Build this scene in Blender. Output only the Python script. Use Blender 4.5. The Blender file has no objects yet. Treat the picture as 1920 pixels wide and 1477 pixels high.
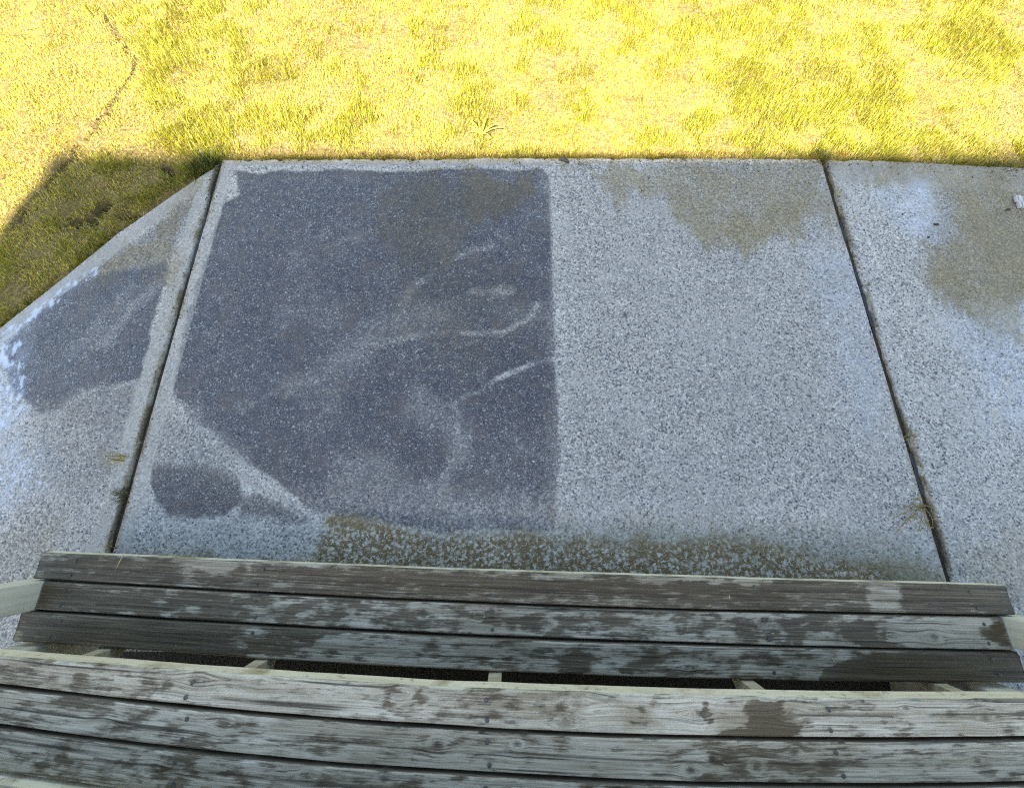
import bpy, bmesh, math, random
import numpy as np
from mathutils import Vector

random.seed(7)
rng = np.random.default_rng(7)
SC = bpy.context.scene
COL = SC.collection
R = math.radians

# ---------------------------------------------------------------- camera
cam_d = bpy.data.cameras.new('camera')
cam = bpy.data.objects.new('camera', cam_d)
COL.objects.link(cam)
cam.location = (0.0, 0.0, 1.49)
cam.rotation_euler = (R(90 - 73.7), 0.0, 0.0)
cam_d.sensor_width = 36.0
cam_d.lens = 36.0 * 525.0 / 1454.0
cam_d.clip_start = 0.02
cam_d.clip_end = 500.0
SC.camera = cam

# ---------------------------------------------------------------- sky, sun, exposure
SUN_DIR = Vector((0.27, 0.963, 0.0)).normalized()      # horizontal way the light travels
SUN_EL = R(40.0)
w = bpy.data.worlds.new('World')
SC.world = w
w.use_nodes = True
wn = w.node_tree
for n in list(wn.nodes):
    wn.nodes.remove(n)
sky = wn.nodes.new('ShaderNodeTexSky')
sky.sky_type = 'NISHITA'
sky.sun_disc = False
sky.sun_elevation = SUN_EL
sky.sun_rotation = math.atan2(-SUN_DIR.x, -SUN_DIR.y)
sky.air_density = 1.0
sky.dust_density = 1.6
sky.ozone_density = 1.0
bg = wn.nodes.new('ShaderNodeBackground')
bg.inputs['Strength'].default_value = 0.085
wo = wn.nodes.new('ShaderNodeOutputWorld')
wn.links.new(sky.outputs[0], bg.inputs[0])
wn.links.new(bg.outputs[0], wo.inputs[0])

sun_d = bpy.data.lights.new('sun', 'SUN')
sun_d.energy = 5.0
sun_d.angle = R(0.55)
sun_d.color = (1.0, 0.93, 0.80)
sun = bpy.data.objects.new('sun', sun_d)
COL.objects.link(sun)
sd = Vector((SUN_DIR.x * math.cos(SUN_EL), SUN_DIR.y * math.cos(SUN_EL), -math.sin(SUN_EL)))
sun.rotation_euler = sd.to_track_quat('-Z', 'Y').to_euler()
sun.location = (-3, -8, 12)

vs = SC.view_settings
vs.view_transform = 'Standard'
vs.look = 'None'
vs.gamma = 1.0
vs.use_curve_mapping = False
vs.exposure = 2.30
vs.use_white_balance = True
vs.white_balance_temperature = 7600
vs.white_balance_tint = 6

SC.cycles.use_denoising = False
SC.cycles.filter_width = 1.15
SC.cycles.max_bounces = 5
SC.cycles.diffuse_bounces = 3
SC.cycles.glossy_bounces = 2
SC.cycles.transmission_bounces = 2
SC.cycles.transparent_max_bounces = 4
SC.cycles.caustics_reflective = False
SC.cycles.caustics_refractive = False

# ================================================================ helpers
def hsh(i, j, seed):
    n = (i.astype(np.int64) * 374761393 + j.astype(np.int64) * 668265263 + seed * 1442695041) & 0xFFFFFFFF
    n = ((n ^ (n >> 13)) * 1274126177) & 0xFFFFFFFF
    n = (n ^ (n >> 16)) & 0xFFFFFFFF
    return n.astype(np.float64) / 4294967295.0

def vnoise(x, y, seed=0):
    xi = np.floor(x); yi = np.floor(y)
    fx = x - xi; fy = y - yi
    fx = fx * fx * (3 - 2 * fx); fy = fy * fy * (3 - 2 * fy)
    a = hsh(xi, yi, seed); b = hsh(xi + 1, yi, seed)
    c = hsh(xi, yi + 1, seed); d = hsh(xi + 1, yi + 1, seed)
    return (a * (1 - fx) + b * fx) * (1 - fy) + (c * (1 - fx) + d * fx) * fy

def fbm(x, y, seed=0, octv=4, gain=0.5):
    s = np.zeros_like(x, dtype=np.float64); a = 1.0; t = 0.0
    for o in range(octv):
        s += a * vnoise(x * 2 ** o + o * 17.3, y * 2 ** o - o * 9.1, seed + o * 31)
        t += a; a *= gain
    return s / t

def sstep(a, b, v):
    t = np.clip((v - a) / (b - a), 0, 1)
    return t * t * (3 - 2 * t)

def seg_dist(px, py, pts, closed):
    best = np.full(px.shape, 1e9)
    n = len(pts)
    for i in range(n if closed else n - 1):
        ax, ay = pts[i]; bx, by = pts[(i + 1) % n]
        dx, dy = bx - ax, by - ay
        t = np.clip(((px - ax) * dx + (py - ay) * dy) / (dx * dx + dy * dy + 1e-12), 0, 1)
        d = np.hypot(px - ax - t * dx, py - ay - t * dy)
        best = np.minimum(best, d)
    return best

def inside(px, py, pts):
    r = np.zeros(px.shape, bool); n = len(pts); j = n - 1
    for i in range(n):
        xi, yi = pts[i]; xj, yj = pts[j]
        if yi != yj:
            c = ((yi > py) != (yj > py)) & (px < (xj - xi) * (py - yi) / (yj - yi) + xi)
            r ^= c
        j = i
    return r

def paint(field, px, py, ops):
    """ops: ('poly', value, soft, pts[, amount]) / ('line', value, halfwidth, pts[, amount]) in metres on the surface"""
    for op in ops:
        kind, val, soft, pts = op[:4]
        amt = op[4] if len(op) > 4 else 1.0
        if kind == 'poly':
            d = seg_dist(px, py, pts, True)
            d = np.where(inside(px, py, pts), d, -d)
            m = sstep(-soft, soft, d)
        else:
            m = 1 - sstep(0.0, soft * 1.35, seg_dist(px, py, pts, False))
            if soft > 0.008: m = m * (0.25 + 0.95 * sstep(0.3, 0.62, fbm(px * 6, py * 6, 19, 4, 0.6)))
        field += (val - field) * m * amt
    return field

def mesh_from(name, V, quads=None, tris=None):
    me = bpy.data.meshes.new(name)
    nq = 0 if quads is None else len(quads)
    nt = 0 if tris is None else len(tris)
    me.vertices.add(len(V))
    me.vertices.foreach_set('co', np.asarray(V, dtype=np.float32).ravel())
    idx = []
    if nq: idx.append(np.asarray(quads, dtype=np.int32).ravel())
    if nt: idx.append(np.asarray(tris, dtype=np.int32).ravel())
    idx = np.concatenate(idx)
    me.loops.add(len(idx))
    me.loops.foreach_set('vertex_index', idx)
    st = np.concatenate([np.arange(nq, dtype=np.int32) * 4, nq * 4 + np.arange(nt, dtype=np.int32) * 3])
    me.polygons.add(nq + nt)
    me.polygons.foreach_set('loop_start', st)
    me.update(calc_edges=True)
    return me

def fattr(me, name, arr):
    a = me.attributes.new(name, 'FLOAT', 'POINT')
    a.data.foreach_set('value', np.asarray(arr, dtype=np.float32).ravel())

def cattr(me, name, arr):
    a = me.attributes.new(name, 'FLOAT_COLOR', 'POINT')
    c = np.ones((len(arr), 4), dtype=np.float32); c[:, :3] = arr
    a.data.foreach_set('color', c.ravel())

def vattr(me, name, arr):
    a = me.attributes.new(name, 'FLOAT_VECTOR', 'POINT')
    a.data.foreach_set('vector', np.asarray(arr, dtype=np.float32).ravel())

def smooth(me, on=True):
    me.polygons.foreach_set('use_smooth', np.full(len(me.polygons), on))

def link(name, me, mat=None, parent=None):
    o = bpy.data.objects.new(name, me)
    COL.objects.link(o)
    if mat is not None and me is not None and not me.materials:
        me.materials.append(mat)
    if parent is not None:
        o.parent = parent
        o.matrix_parent_inverse.identity()
    return o

def tag(o, label=None, cat=None, group=None, kind=None):
    if label: o['label'] = label
    if cat: o['category'] = cat
    if group: o['group'] = group
    if kind: o['kind'] = kind
    return o

def empty(name, loc=(0, 0, 0)):
    o = bpy.data.objects.new(name, None)
    COL.objects.link(o)
    o.location = loc
    o.empty_display_size = 0.1
    return o

def box_bm(bm, x0, x1, y0, y1, z0, z1, bev=0.0):
    v = [bm.verts.new((x, y, z)) for z in (z0, z1) for y in (y0, y1) for x in (x0, x1)]
    fs = [(0, 2, 3, 1), (4, 5, 7, 6), (0, 1, 5, 4), (2, 6, 7, 3), (0, 4, 6, 2), (1, 3, 7, 5)]
    faces = [bm.faces.new([v[i] for i in f]) for f in fs]
    if bev > 0:
        ed = list({e for f in faces for e in f.edges})
        bmesh.ops.bevel(bm, geom=ed, offset=bev, segments=2, affect='EDGES', profile=0.6)

def bm_obj(name, bm, mat, parent=None, sm=False):
    me = bpy.data.meshes.new(name)
    bm.normal_update()
    bm.to_mesh(me); bm.free()
    if sm: smooth(me)
    return link(name, me, mat, parent)

# ---------------------------------------------------------------- node helpers
class NT:
    def __init__(self, name):
        self.m = bpy.data.materials.new(name)
        self.m.use_nodes = True
        self.t = self.m.node_tree
        self.t.nodes.clear()
        self.out = self.t.nodes.new('ShaderNodeOutputMaterial')
        self.p = self.t.nodes.new('ShaderNodeBsdfPrincipled')
        self.t.links.new(self.p.outputs[0], self.out.inputs[0])
    def n(self, typ, **kw):
        nd = self.t.nodes.new(typ)
        for k, v in kw.items():
            if k.startswith('i_'):
                nd.inputs[k[2:]].default_value = v
            else:
                setattr(nd, k, v)
        return nd
    def l(self, a, b):
        self.t.links.new(a, b)
    def attr(self, name, what='Fac'):
        return self.n('ShaderNodeAttribute', attribute_name=name).outputs[what]
    def put(self, sock, v):
        if isinstance(v, (int, float)):
            sock.default_value = v
        elif isinstance(v, tuple):
            sock.default_value = v if len(v) == 4 else (*v, 1) if sock.type == 'RGBA' else v
        else:
            self.l(v, sock)
    def math(self, op, a, b=0.0, c=None, clamp=False):
        nd = self.n('ShaderNodeMath', operation=op, use_clamp=clamp)
        self.put(nd.inputs[0], a); self.put(nd.inputs[1], b)
        if c is not None: self.put(nd.inputs[2], c)
        return nd.outputs[0]
    def mix(self, f, a, b, blend='MIX'):
        nd = self.n('ShaderNodeMix', data_type='RGBA', blend_type=blend)
        self.put(nd.inputs[0], f); self.put(nd.inputs[6], a); self.put(nd.inputs[7], b)
        return nd.outputs[2]
    def ramp(self, f, stops, interp='LINEAR'):
        nd = self.n('ShaderNodeValToRGB')
        cr = nd.color_ramp; cr.interpolation = interp
        while len(cr.elements) < len(stops): cr.elements.new(0.5)
        for e, (p, c) in zip(cr.elements, stops):
            e.position = p
            e.color = (c, c, c, 1) if isinstance(c, (int, float)) else (*c, 1)
        self.l(f, nd.inputs[0])
        return nd.outputs[0]
    def rng(self, f, a, b, c=0.0, d=1.0):
        nd = self.n('ShaderNodeMapRange', i_0=0.0) if False else self.n('ShaderNodeMapRange')
        self.put(nd.inputs[0], f)
        for i, v in zip((1, 2, 3, 4), (a, b, c, d)): nd.inputs[i].default_value = v
        return nd.outputs[0]
    def obj(self):
        return self.n('ShaderNodeTexCoord').outputs['Object']
    def noise(self, vec, scale, detail=3, rough=0.55, dist=0.0):
        nd = self.n('ShaderNodeTexNoise')
        self.l(vec, nd.inputs['Vector'])
        nd.inputs['Scale'].default_value = scale; nd.inputs['Detail'].default_value = detail
        nd.inputs['Roughness'].default_value = rough; nd.inputs['Distortion'].default_value = dist
        return nd.outputs[0]
    def voro(self, vec, scale, feature='F1', out='Distance', rand=1.0):
        nd = self.n('ShaderNodeTexVoronoi', feature=feature)
        self.l(vec, nd.inputs['Vector']); nd.inputs['Scale'].default_value = scale
        nd.inputs['Randomness'].default_value = rand
        return nd.outputs[out]
    def mapv(self, vec, scale, loc=(0, 0, 0)):
        nd = self.n('ShaderNodeMapping')
        self.l(vec, nd.inputs[0]); nd.inputs['Scale'].default_value = scale; nd.inputs['Location'].default_value = loc
        return nd.outputs[0]
    def bump(self, h, strength, dist=0.01):
        nd = self.n('ShaderNodeBump')
        nd.inputs['Strength'].default_value = strength; nd.inputs['Distance'].default_value = dist
        self.l(h, nd.inputs['Height'])
        self.l(nd.outputs[0], self.p.inputs['Normal'])
    def base(self, c): self.put(self.p.inputs['Base Color'], c)
    def rough(self, r): self.put(self.p.inputs['Roughness'], r)
    def spec(self, r): self.put(self.p.inputs['Specular IOR Level'], r)

# ================================================================ materials
def mat_concrete():
    m = NT('aggregate_concrete')
    co = m.obj()
    dirt = m.attr('dirt'); alg = m.attr('algae'); wet = m.attr('wet'); lich = m.attr('lichen'); trow = m.attr('trowel')
    n1 = m.noise(co, 150, 4, 0.65)
    n2 = m.noise(co, 9, 4, 0.6)
    n3 = m.noise(co, 60, 3, 0.6)
    cell = m.n('ShaderNodeTexVoronoi'); m.l(co, cell.inputs['Vector']); cell.inputs['Scale'].default_value = 150
    cr = m.n('ShaderNodeSeparateColor'); m.l(cell.outputs['Color'], cr.inputs[0])
    stone = cr.outputs[0]; hue = cr.outputs[1]
    # clean washed aggregate
    pale = m.ramp(stone, [(0.0, (0.07, 0.075, 0.085)), (0.16, (0.22, 0.22, 0.22)), (0.45, (0.44, 0.435, 0.41)), (0.8, (0.54, 0.53, 0.49)), (1.0, (0.80, 0.79, 0.75))])
    pale = m.mix(m.rng(n1, 0.3, 0.7, 0.0, 0.38), pale, (0.47, 0.47, 0.445))
    pale = m.mix(m.rng(m.noise(co, 2.2, 4, 0.6), 0.42, 0.66, 0.0, 0.45), pale, (0.50, 0.50, 0.475))
    pit = m.voro(co, 21)
    pale = m.mix(m.math('MULTIPLY', m.math('SUBTRACT', 1.0, m.rng(pit, 0.06, 0.10)), m.rng(n1, 0.45, 0.5)), pale, (0.05, 0.055, 0.065))
    pale = m.mix(m.math('MULTIPLY', m.math('GREATER_THAN', hue, 0.90), m.rng(n3, 0.42, 0.55)), pale, (0.075, 0.085, 0.11))
    # smooth trowelled border
    pale = m.mix(m.math('MULTIPLY', trow, 0.75), pale, (0.36, 0.355, 0.325))
    # grimy biofilm over the same stones, bare stone tops poking through
    grime = m.ramp(stone, [(0.0, (0.036, 0.037, 0.048)), (0.6, (0.062, 0.064, 0.080)), (0.90, (0.105, 0.103, 0.108)), (0.96, (0.19, 0.19, 0.18)), (1.0, (0.40, 0.40, 0.38))])
    n4 = m.noise(co, 210, 3, 0.7)
    n5 = m.noise(co, 26, 4, 0.65)
    grime = m.mix(m.rng(n1, 0.35, 0.75, 0.0, 0.5), grime, (0.058, 0.062, 0.084))
    fl = m.math('ADD', n4, m.math('MULTIPLY', m.math('SUBTRACT', n5, 0.5), 0.28))
    grime = m.mix(m.rng(fl, 0.57, 0.645, 0.0, 0.9), grime, (0.46, 0.46, 0.44))
    grime = m.mix(m.rng(n2, 0.48, 0.66, 0.0, 0.6), grime, m.mix(n4, (0.072, 0.058, 0.052), (0.15, 0.124, 0.112)))
    pale = m.mix(m.rng(n4, 0.35, 0.45, 0.48, 0.0), pale, (0.10, 0.11, 0.13))
    df = m.math('ADD', dirt, m.math('MULTIPLY', m.math('SUBTRACT', n1, 0.5), 0.9))
    df = m.math('ADD', df, m.math('MULTIPLY', m.math('SUBTRACT', n2, 0.5), 0.35))
    df = m.rng(df, 0.12, 0.88)
    c = m.mix(df, pale, grime)
    # olive algae
    af = m.math('ADD', alg, m.math('MULTIPLY', m.math('SUBTRACT', n3, 0.5), 0.9))
    af = m.math('ADD', af, m.math('MULTIPLY', m.math('SUBTRACT', n5, 0.5), 0.7))
    af = m.math('MULTIPLY', m.rng(af, 0.10, 1.0), m.rng(alg, 0.0, 0.25))
    olive = m.mix(m.math('ADD', m.math('MULTIPLY', stone, 0.6), m.math('MULTIPLY', m.rng(n4, 0.35, 0.65), 0.4)), (0.12, 0.092, 0.030), (0.34, 0.28, 0.135))
    olive = m.mix(m.math('MULTIPLY', m.rng(alg, 0.5, 0.9), m.rng(lich, 0.1, 0.5)), olive, m.mix(m.rng(n4, 0.35, 0.65), (0.055, 0.034, 0.006), (0.30, 0.20, 0.055)))
    olive = m.mix(m.math('MULTIPLY', m.rng(dirt, 0.4, 0.9), 0.9), olive, m.mix(1.0, olive, (0.36, 0.36, 0.42), 'MULTIPLY'))
    c = m.mix(m.math('MULTIPLY', af, m.rng(lich, 0.0, 0.4, 0.74, 0.88)), c, olive)
    # pale lichen rings
    lv = m.n('ShaderNodeTexVoronoi'); m.l(co, lv.inputs['Vector']); lv.inputs['Scale'].default_value = 52
    ls = m.math('ADD', lv.outputs['Distance'], m.math('MULTIPLY', m.math('SUBTRACT', n4, 0.5), 1.5))
    n6 = m.noise(co, 78, 4, 0.7, 0.6)
    lm = m.math('MAXIMUM', m.math('MULTIPLY', m.math('SUBTRACT', 1.0, m.rng(ls, 0.26, 0.42)), 0.8), m.rng(n6, 0.535, 0.60))
    lm = m.math('MULTIPLY', lm, lich)
    lc = m.n('ShaderNodeSeparateColor'); m.l(lv.outputs['Color'], lc.inputs[0])
    lm = m.math('MULTIPLY', lm, m.rng(lc.outputs[0], 0.0, 0.35, 0.45, 1.0))
    c = m.mix(m.math('MULTIPLY', lm, 0.9), c, (0.74, 0.73, 0.66))
    c = m.mix(m.math('MULTIPLY', wet, 0.12), c, m.mix(1.0, c, (0.75, 0.75, 0.78), 'MULTIPLY'))
    c = m.mix(0.55, c, m.mix(1.0, c, m.ramp(n2, [(0.3, 0.80), (0.7, 1.18)]), 'MULTIPLY'))
    c = m.mix(m.math('MULTIPLY', m.attr('painted_glint'), 0.62), c, (0.62, 0.74, 0.92))  # pale blue mixed into the base colour in place of bright sky reflections
    m.base(c)
    m.rough(m.math('SUBTRACT', m.math('SUBTRACT', 0.66, m.math('MULTIPLY', dirt, 0.16)), m.math('MULTIPLY', wet, 0.68), clamp=True))
    m.spec(m.math('ADD', 0.5, m.math('MULTIPLY', wet, 0.65)))
    hb = m.math('ADD', m.math('MULTIPLY', cell.outputs['Distance'], -0.7), m.math('MULTIPLY', n1, 0.6))
    hb = m.math('MULTIPLY', hb, m.math('SUBTRACT', 1.0, m.math('MULTIPLY', wet, 0.85)))
    hb = m.math('MULTIPLY', hb, m.math('SUBTRACT', 1.0, m.math('MULTIPLY', trow, 0.6)))
    m.bump(hb, 0.55, 0.004)
    return m.m

def mat_wood():
    m = NT('weathered_wet_wood')
    g = m.attr('grain', 'Vector'); wet = m.attr('wet'); knot = m.attr('knot'); tone = m.attr('tone'); brown = m.attr('brown')
    f1 = m.noise(m.mapv(g, (3.5, 190.0, 1.0)), 1.0, 5, 0.7, 0.2)
    f2 = m.noise(m.mapv(g, (1.1, 62.0, 1.0), (5, 3, 1)), 1.0, 3, 0.6, 0.5)
    f3 = m.noise(m.mapv(g, (9.0, 24.0, 1.0), (1, 8, 2)), 1.0, 4, 0.65)
    crk = m.noise(m.mapv(g, (2.2, 120.0, 1.0), (11, 2, 7)), 1.0, 2, 0.5)
    dry = m.ramp(f1, [(0.30, (0.11, 0.092, 0.062)), (0.42, (0.38, 0.34, 0.26)), (0.54, (0.60, 0.555, 0.44)), (0.72, (0.80, 0.755, 0.62))])
    dry = m.mix(m.rng(f2, 0.40, 0.7, 0.0, 0.75), dry, (0.27, 0.228, 0.155))
    dry = m.mix(m.rng(f3, 0.48, 0.72, 0.0, 0.6), dry, (0.70, 0.66, 0.55))
    dry = m.mix(m.math('MULTIPLY', brown, 0.75), dry, (0.22, 0.165, 0.085))
    dry = m.mix(1.0, dry, m.n('ShaderNodeCombineColor').outputs[0], 'MIX') if False else dry
    wetc = m.ramp(f1, [(0.29, (0.028, 0.020, 0.011)), (0.5, (0.105, 0.082, 0.050)), (0.75, (0.29, 0.238, 0.158))])
    wetc = m.mix(m.math('MULTIPLY', brown, 0.8), wetc, (0.075, 0.050, 0.018))
    wf = m.math('ADD', wet, m.math('MULTIPLY', m.math('SUBTRACT', f3, 0.5), 0.5))
    f4 = m.noise(m.mapv(g, (16.0, 190.0, 1.0), (4, 1, 9)), 1.0, 4, 0.7)
    wf = m.math('ADD', wf, m.math('MULTIPLY', m.math('SUBTRACT', f4, 0.5), 1.7))
    wf = m.rng(wf, 0.32, 0.68)
    c = m.mix(m.math('MULTIPLY', wf, 0.92), dry, wetc)
    c = m.mix(m.rng(crk, 0.60, 0.72, 0.0, 0.8), c, (0.035, 0.030, 0.024))
    c = m.mix(m.math('MULTIPLY', knot, 0.9), c, (0.050, 0.037, 0.024))
    tn = m.n('ShaderNodeHueSaturation'); m.l(c, tn.inputs['Color']); m.l(tone, tn.inputs['Value'])
    m.base(tn.outputs[0])
    m.rough(m.math('SUBTRACT', 0.80, m.math('MULTIPLY', wf, 0.30)))
    m.spec(0.35)
    h = m.math('SUBTRACT', f1, m.math('MULTIPLY', m.rng(crk, 0.66, 0.76), 0.9))
    m.bump(h, 0.45, 0.003)
    return m.m

def mat_bare(name='bare_wood', a=(0.66, 0.60, 0.44), b=(0.84, 0.79, 0.64)):
    m = NT(name)
    co = m.obj()
    f1 = m.noise(m.mapv(co, (4, 60, 60)), 1.0, 4, 0.6, 0.3)
    f2 = m.noise(co, 7, 4, 0.6)
    c = m.mix(m.rng(f1, 0.3, 0.7), a, b)
    c = m.mix(m.rng(f2, 0.50, 0.68, 0.0, 0.8), c, (0.30, 0.23, 0.12))
    c = m.mix(m.rng(m.noise(co, 38, 4, 0.7), 0.58, 0.66, 0.0, 0.6), c, (0.22, 0.17, 0.10))
    m.base(c); m.rough(0.8); m.spec(0.25)
    m.bump(f1, 0.3, 0.002)
    return m.m

def mat_post():
    m = NT('post_wood')
    co = m.obj()
    f1 = m.noise(m.mapv(co, (55, 55, 3)), 1.0, 4, 0.6, 0.3)
    f2 = m.noise(co, 6, 4, 0.6)
    c = m.mix(m.rng(f1, 0.3, 0.7), (0.58, 0.545, 0.44), (0.76, 0.72, 0.60))
    c = m.mix(m.rng(f2, 0.5, 0.75, 0.0, 0.5), c, (0.40, 0.36, 0.27))
    m.base(c); m.rough(0.8); m.spec(0.25)
    m.bump(f1, 0.3, 0.002)
    return m.m

def mat_grass():
    m = NT('grass_blade')
    c = m.attr('col', 'Color')
    dif = m.n('ShaderNodeBsdfDiffuse'); tr = m.n('ShaderNodeBsdfTranslucent'); gl = m.n('ShaderNodeBsdfGlossy')
    m.l(c, dif.inputs[0]); m.l(c, tr.inputs[0])
    gl.inputs['Roughness'].default_value = 0.5
    m1 = m.n('ShaderNodeMixShader'); m1.inputs[0].default_value = 0.35
    m.l(dif.outputs[0], m1.inputs[1]); m.l(tr.outputs[0], m1.inputs[2])
    m2 = m.n('ShaderNodeMixShader'); m2.inputs[0].default_value = 0.03
    m.l(m1.outputs[0], m2.inputs[1]); m.l(gl.outputs[0], m2.inputs[2])
    m.l(m2.outputs[0], m.out.inputs[0])
    return m.m

def mat_soil():
    m = NT('lawn_soil')
    co = m.obj()
    bare = m.attr('bare')
    n1 = m.noise(co, 45, 5, 0.65); n2 = m.noise(co, 3, 4, 0.6)
    c = m.ramp(n1, [(0.25, (0.09, 0.065, 0.03)), (0.5, (0.22, 0.165, 0.08)), (0.75, (0.40, 0.32, 0.17))])
    c = m.mix(m.rng(n2, 0.4, 0.65, 0.0, 0.5), c, (0.16, 0.15, 0.04))
    c = m.mix(bare, c, m.mix(n1, (0.015, 0.013, 0.010), (0.06, 0.05, 0.035)))
    m.base(c); m.rough(0.95); m.spec(0.1)
    m.bump(n1, 0.8, 0.02)
    return m.m

def mat_simple(name, a, b, scale=30, rough=0.8, bump=0.2, spec=0.3):
    m = NT(name)
    co = m.obj()
    n = m.noise(co, scale, 4, 0.6)
    m.base(m.mix(m.rng(n, 0.3, 0.7), a, b)); m.rough(rough); m.spec(spec)
    m.bump(n, bump, 0.004)
    return m.m

M_CON = mat_concrete(); M_WOOD = mat_wood(); M_BARE = mat_bare(); M_POST = mat_post()
M_GRASS = mat_grass(); M_SOIL = mat_soil()
M_STRING = mat_bare('stringer_wood', (0.34, 0.29, 0.20), (0.58, 0.52, 0.39))
M_JOINT = mat_simple('joint_soil', (0.018, 0.015, 0.010), (0.075, 0.06, 0.04), 130, 0.6, 0.8)
M_WATER = mat_simple('joint_water', (0.02, 0.022, 0.026), (0.03, 0.032, 0.036), 20, 0.06, 0.02, 0.5)
M_SCREW = mat_simple('screw_metal', (0.05, 0.05, 0.05), (0.14, 0.135, 0.13), 300, 0.45, 0.1)
M_PEB = mat_simple('dark_pebble', (0.03, 0.03, 0.028), (0.08, 0.075, 0.07), 200, 0.7, 0.3)
M_WHITE = mat_simple('white_plastic', (0.52, 0.54, 0.57), (0.62, 0.63, 0.65), 60, 0.4, 0.05, 0.5)
M_STRAW = mat_simple('dry_straw', (0.40, 0.32, 0.16), (0.62, 0.54, 0.32), 120, 0.8, 0.1)
M_PIER = mat_simple('concrete_pier', (0.30, 0.26, 0.23), (0.40, 0.36, 0.33), 40, 0.85, 0.4)
M_WALL = mat_simple('painted_siding', (0.72, 0.72, 0.70), (0.78, 0.78, 0.76), 4, 0.7, 0.1)
M_ROOF = mat_simple('roof_shingle', (0.07, 0.07, 0.075), (0.14, 0.135, 0.13), 25, 0.9, 0.5)
M_TRIM = mat_simple('white_trim', (0.70, 0.70, 0.68), (0.76, 0.76, 0.74), 8, 0.5, 0.05)
M_GLASS = mat_simple('window_glass', (0.02, 0.025, 0.03), (0.03, 0.035, 0.04), 2, 0.05, 0.0, 0.5)
M_FAR = mat_simple('far_lawn', (0.12, 0.12, 0.03), (0.26, 0.22, 0.09), 6, 0.95, 0.6)

# ================================================================ the ground
JL, JR = -1.503, 1.606            # joint centre lines
JH = 0.0095                       # half joint width
JFAR = 4.70                       # next joint, outside the picture

def lawn_edge_y(x):
    xs = [-1.6, -1.49, -0.77, -0.11, 0.62, 1.61, 2.06, 2.62, 3.5, 4.8, 9.0]
    ys = [1.69, 1.695, 1.700, 1.705, 1.708, 1.700, 1.681, 1.640, 1.56, 1.45, 1.1]
    return np.interp(x, xs, ys)

DIAG = [(-1.500, 1.672), (-1.716, 1.44), (-1.90, 1.24), (-2.058, 1.017), (-2.194, 0.843), (-2.267, 0.745),
        (-2.46, 0.49), (-2.80, 0.10), (-3.30, -0.42), (-4.2, -1.30), (-6.0, -3.0)]
def diag_x(y):
    ys = [p[1] for p in DIAG][::-1]; xs = [p[0] for p in DIAG][::-1]
    return np.interp(y, ys, xs)

ground = link('ground', mesh_from('ground', [(-90, -90, -0.16), (90, -90, -0.16), (90, 90, -0.16), (-90, 90, -0.16)], [(0, 1, 2, 3)]), M_FAR)
tag(ground, kind='structure')

SEAM = [(-2.12, 2.588), (-2.231, 2.088), (-2.36, 1.635), (-2.47, 1.28), (-2.66, 0.90)]
SEAM2 = [(-2.54, 2.94), (-2.463, 2.834), (-2.284, 2.588), (-2.20, 2.45)]
BARE = [(-2.106, 1.33), (-2.074, 1.393), (-2.048, 1.44)] 
BARE2 = [(-2.179, 1.314), (-2.126, 1.33)]
BARE3 = [(-1.942, 1.356), (-1.903, 1.364)]
BARE4 = [(-1.803, 1.663), (-1.736, 1.626)]
def bare_mask(x, y):
    wx = x + (vnoise(x * 28, y * 28, 3) - 0.5) * 0.05; wy = y + (vnoise(x * 28, y * 28, 9) - 0.5) * 0.05
    m = 0.9 * (0.6 + 0.5 * sstep(0.35, 0.6, vnoise(x * 9, y * 9, 31))) * (1 - sstep(0.009, 0.022, seg_dist(x + (vnoise(x * 15, y * 15, 3) - 0.5) * 0.025, y, SEAM, False)))
    m = np.maximum(m, 0.6 * (1 - sstep(0.006, 0.04, seg_dist(wx, wy, SEAM2, False))))
    for b, r in ((BARE, 0.028), (BARE2, 0.022), (BARE3, 0.022), (BARE4, 0.025)):
        m = np.maximum(m, 1 - sstep(r * 0.5, r * 1.5, seg_dist(wx, wy, b, False)))
    return m

def patio_dist(x, y):
    """distance from the concrete edge, positive on the lawn"""
    top = y - lawn_edge_y(x)
    dg = (diag_x(y) - x) * 0.72
    on_left = x < -1.5
    return np.where(on_left, np.where(y > 1.672, np.maximum(y - 1.672, dg * 0 + (-1.5 - x) * 0.7), dg), top)

def build_lawn():
    gx = np.arange(-7.0, 7.01, 0.03); gy = np.arange(-2.5, 6.01, 0.03)
    X, Y = np.meshgrid(gx, gy)
    b = bare_mask(X, Y)
    d = patio_dist(X, Y)
    Z = -0.030 + (fbm(X * 2.2, Y * 2.2, 4) - 0.5) * 0.035 + (fbm(X * 14, Y * 14, 8, 3) - 0.5) * 0.02 - 0.035 * b
    Z = np.where(d < 0.06, Z - 0.02, Z)
    Z = np.where(d < -0.06, -0.12, Z)
    ny, nx = X.shape
    idx = np.arange(ny * nx).reshape(ny, nx)
    q = np.stack([idx[:-1, :-1], idx[:-1, 1:], idx[1:, 1:], idx[1:, :-1]], -1).reshape(-1, 4)
    me = mesh_from('lawn_soil', np.stack([X, Y, Z], -1).reshape(-1, 3), q)
    edge = (1 - sstep(0.0, 0.05, d)) * np.where(X < -1.5, 1.0, 0.35)
    fattr(me, 'bare', np.maximum(b, edge)); smooth(me)
    o = link('lawn_soil', me, M_SOIL)
    tag(o, kind='structure')
build_lawn()

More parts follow.
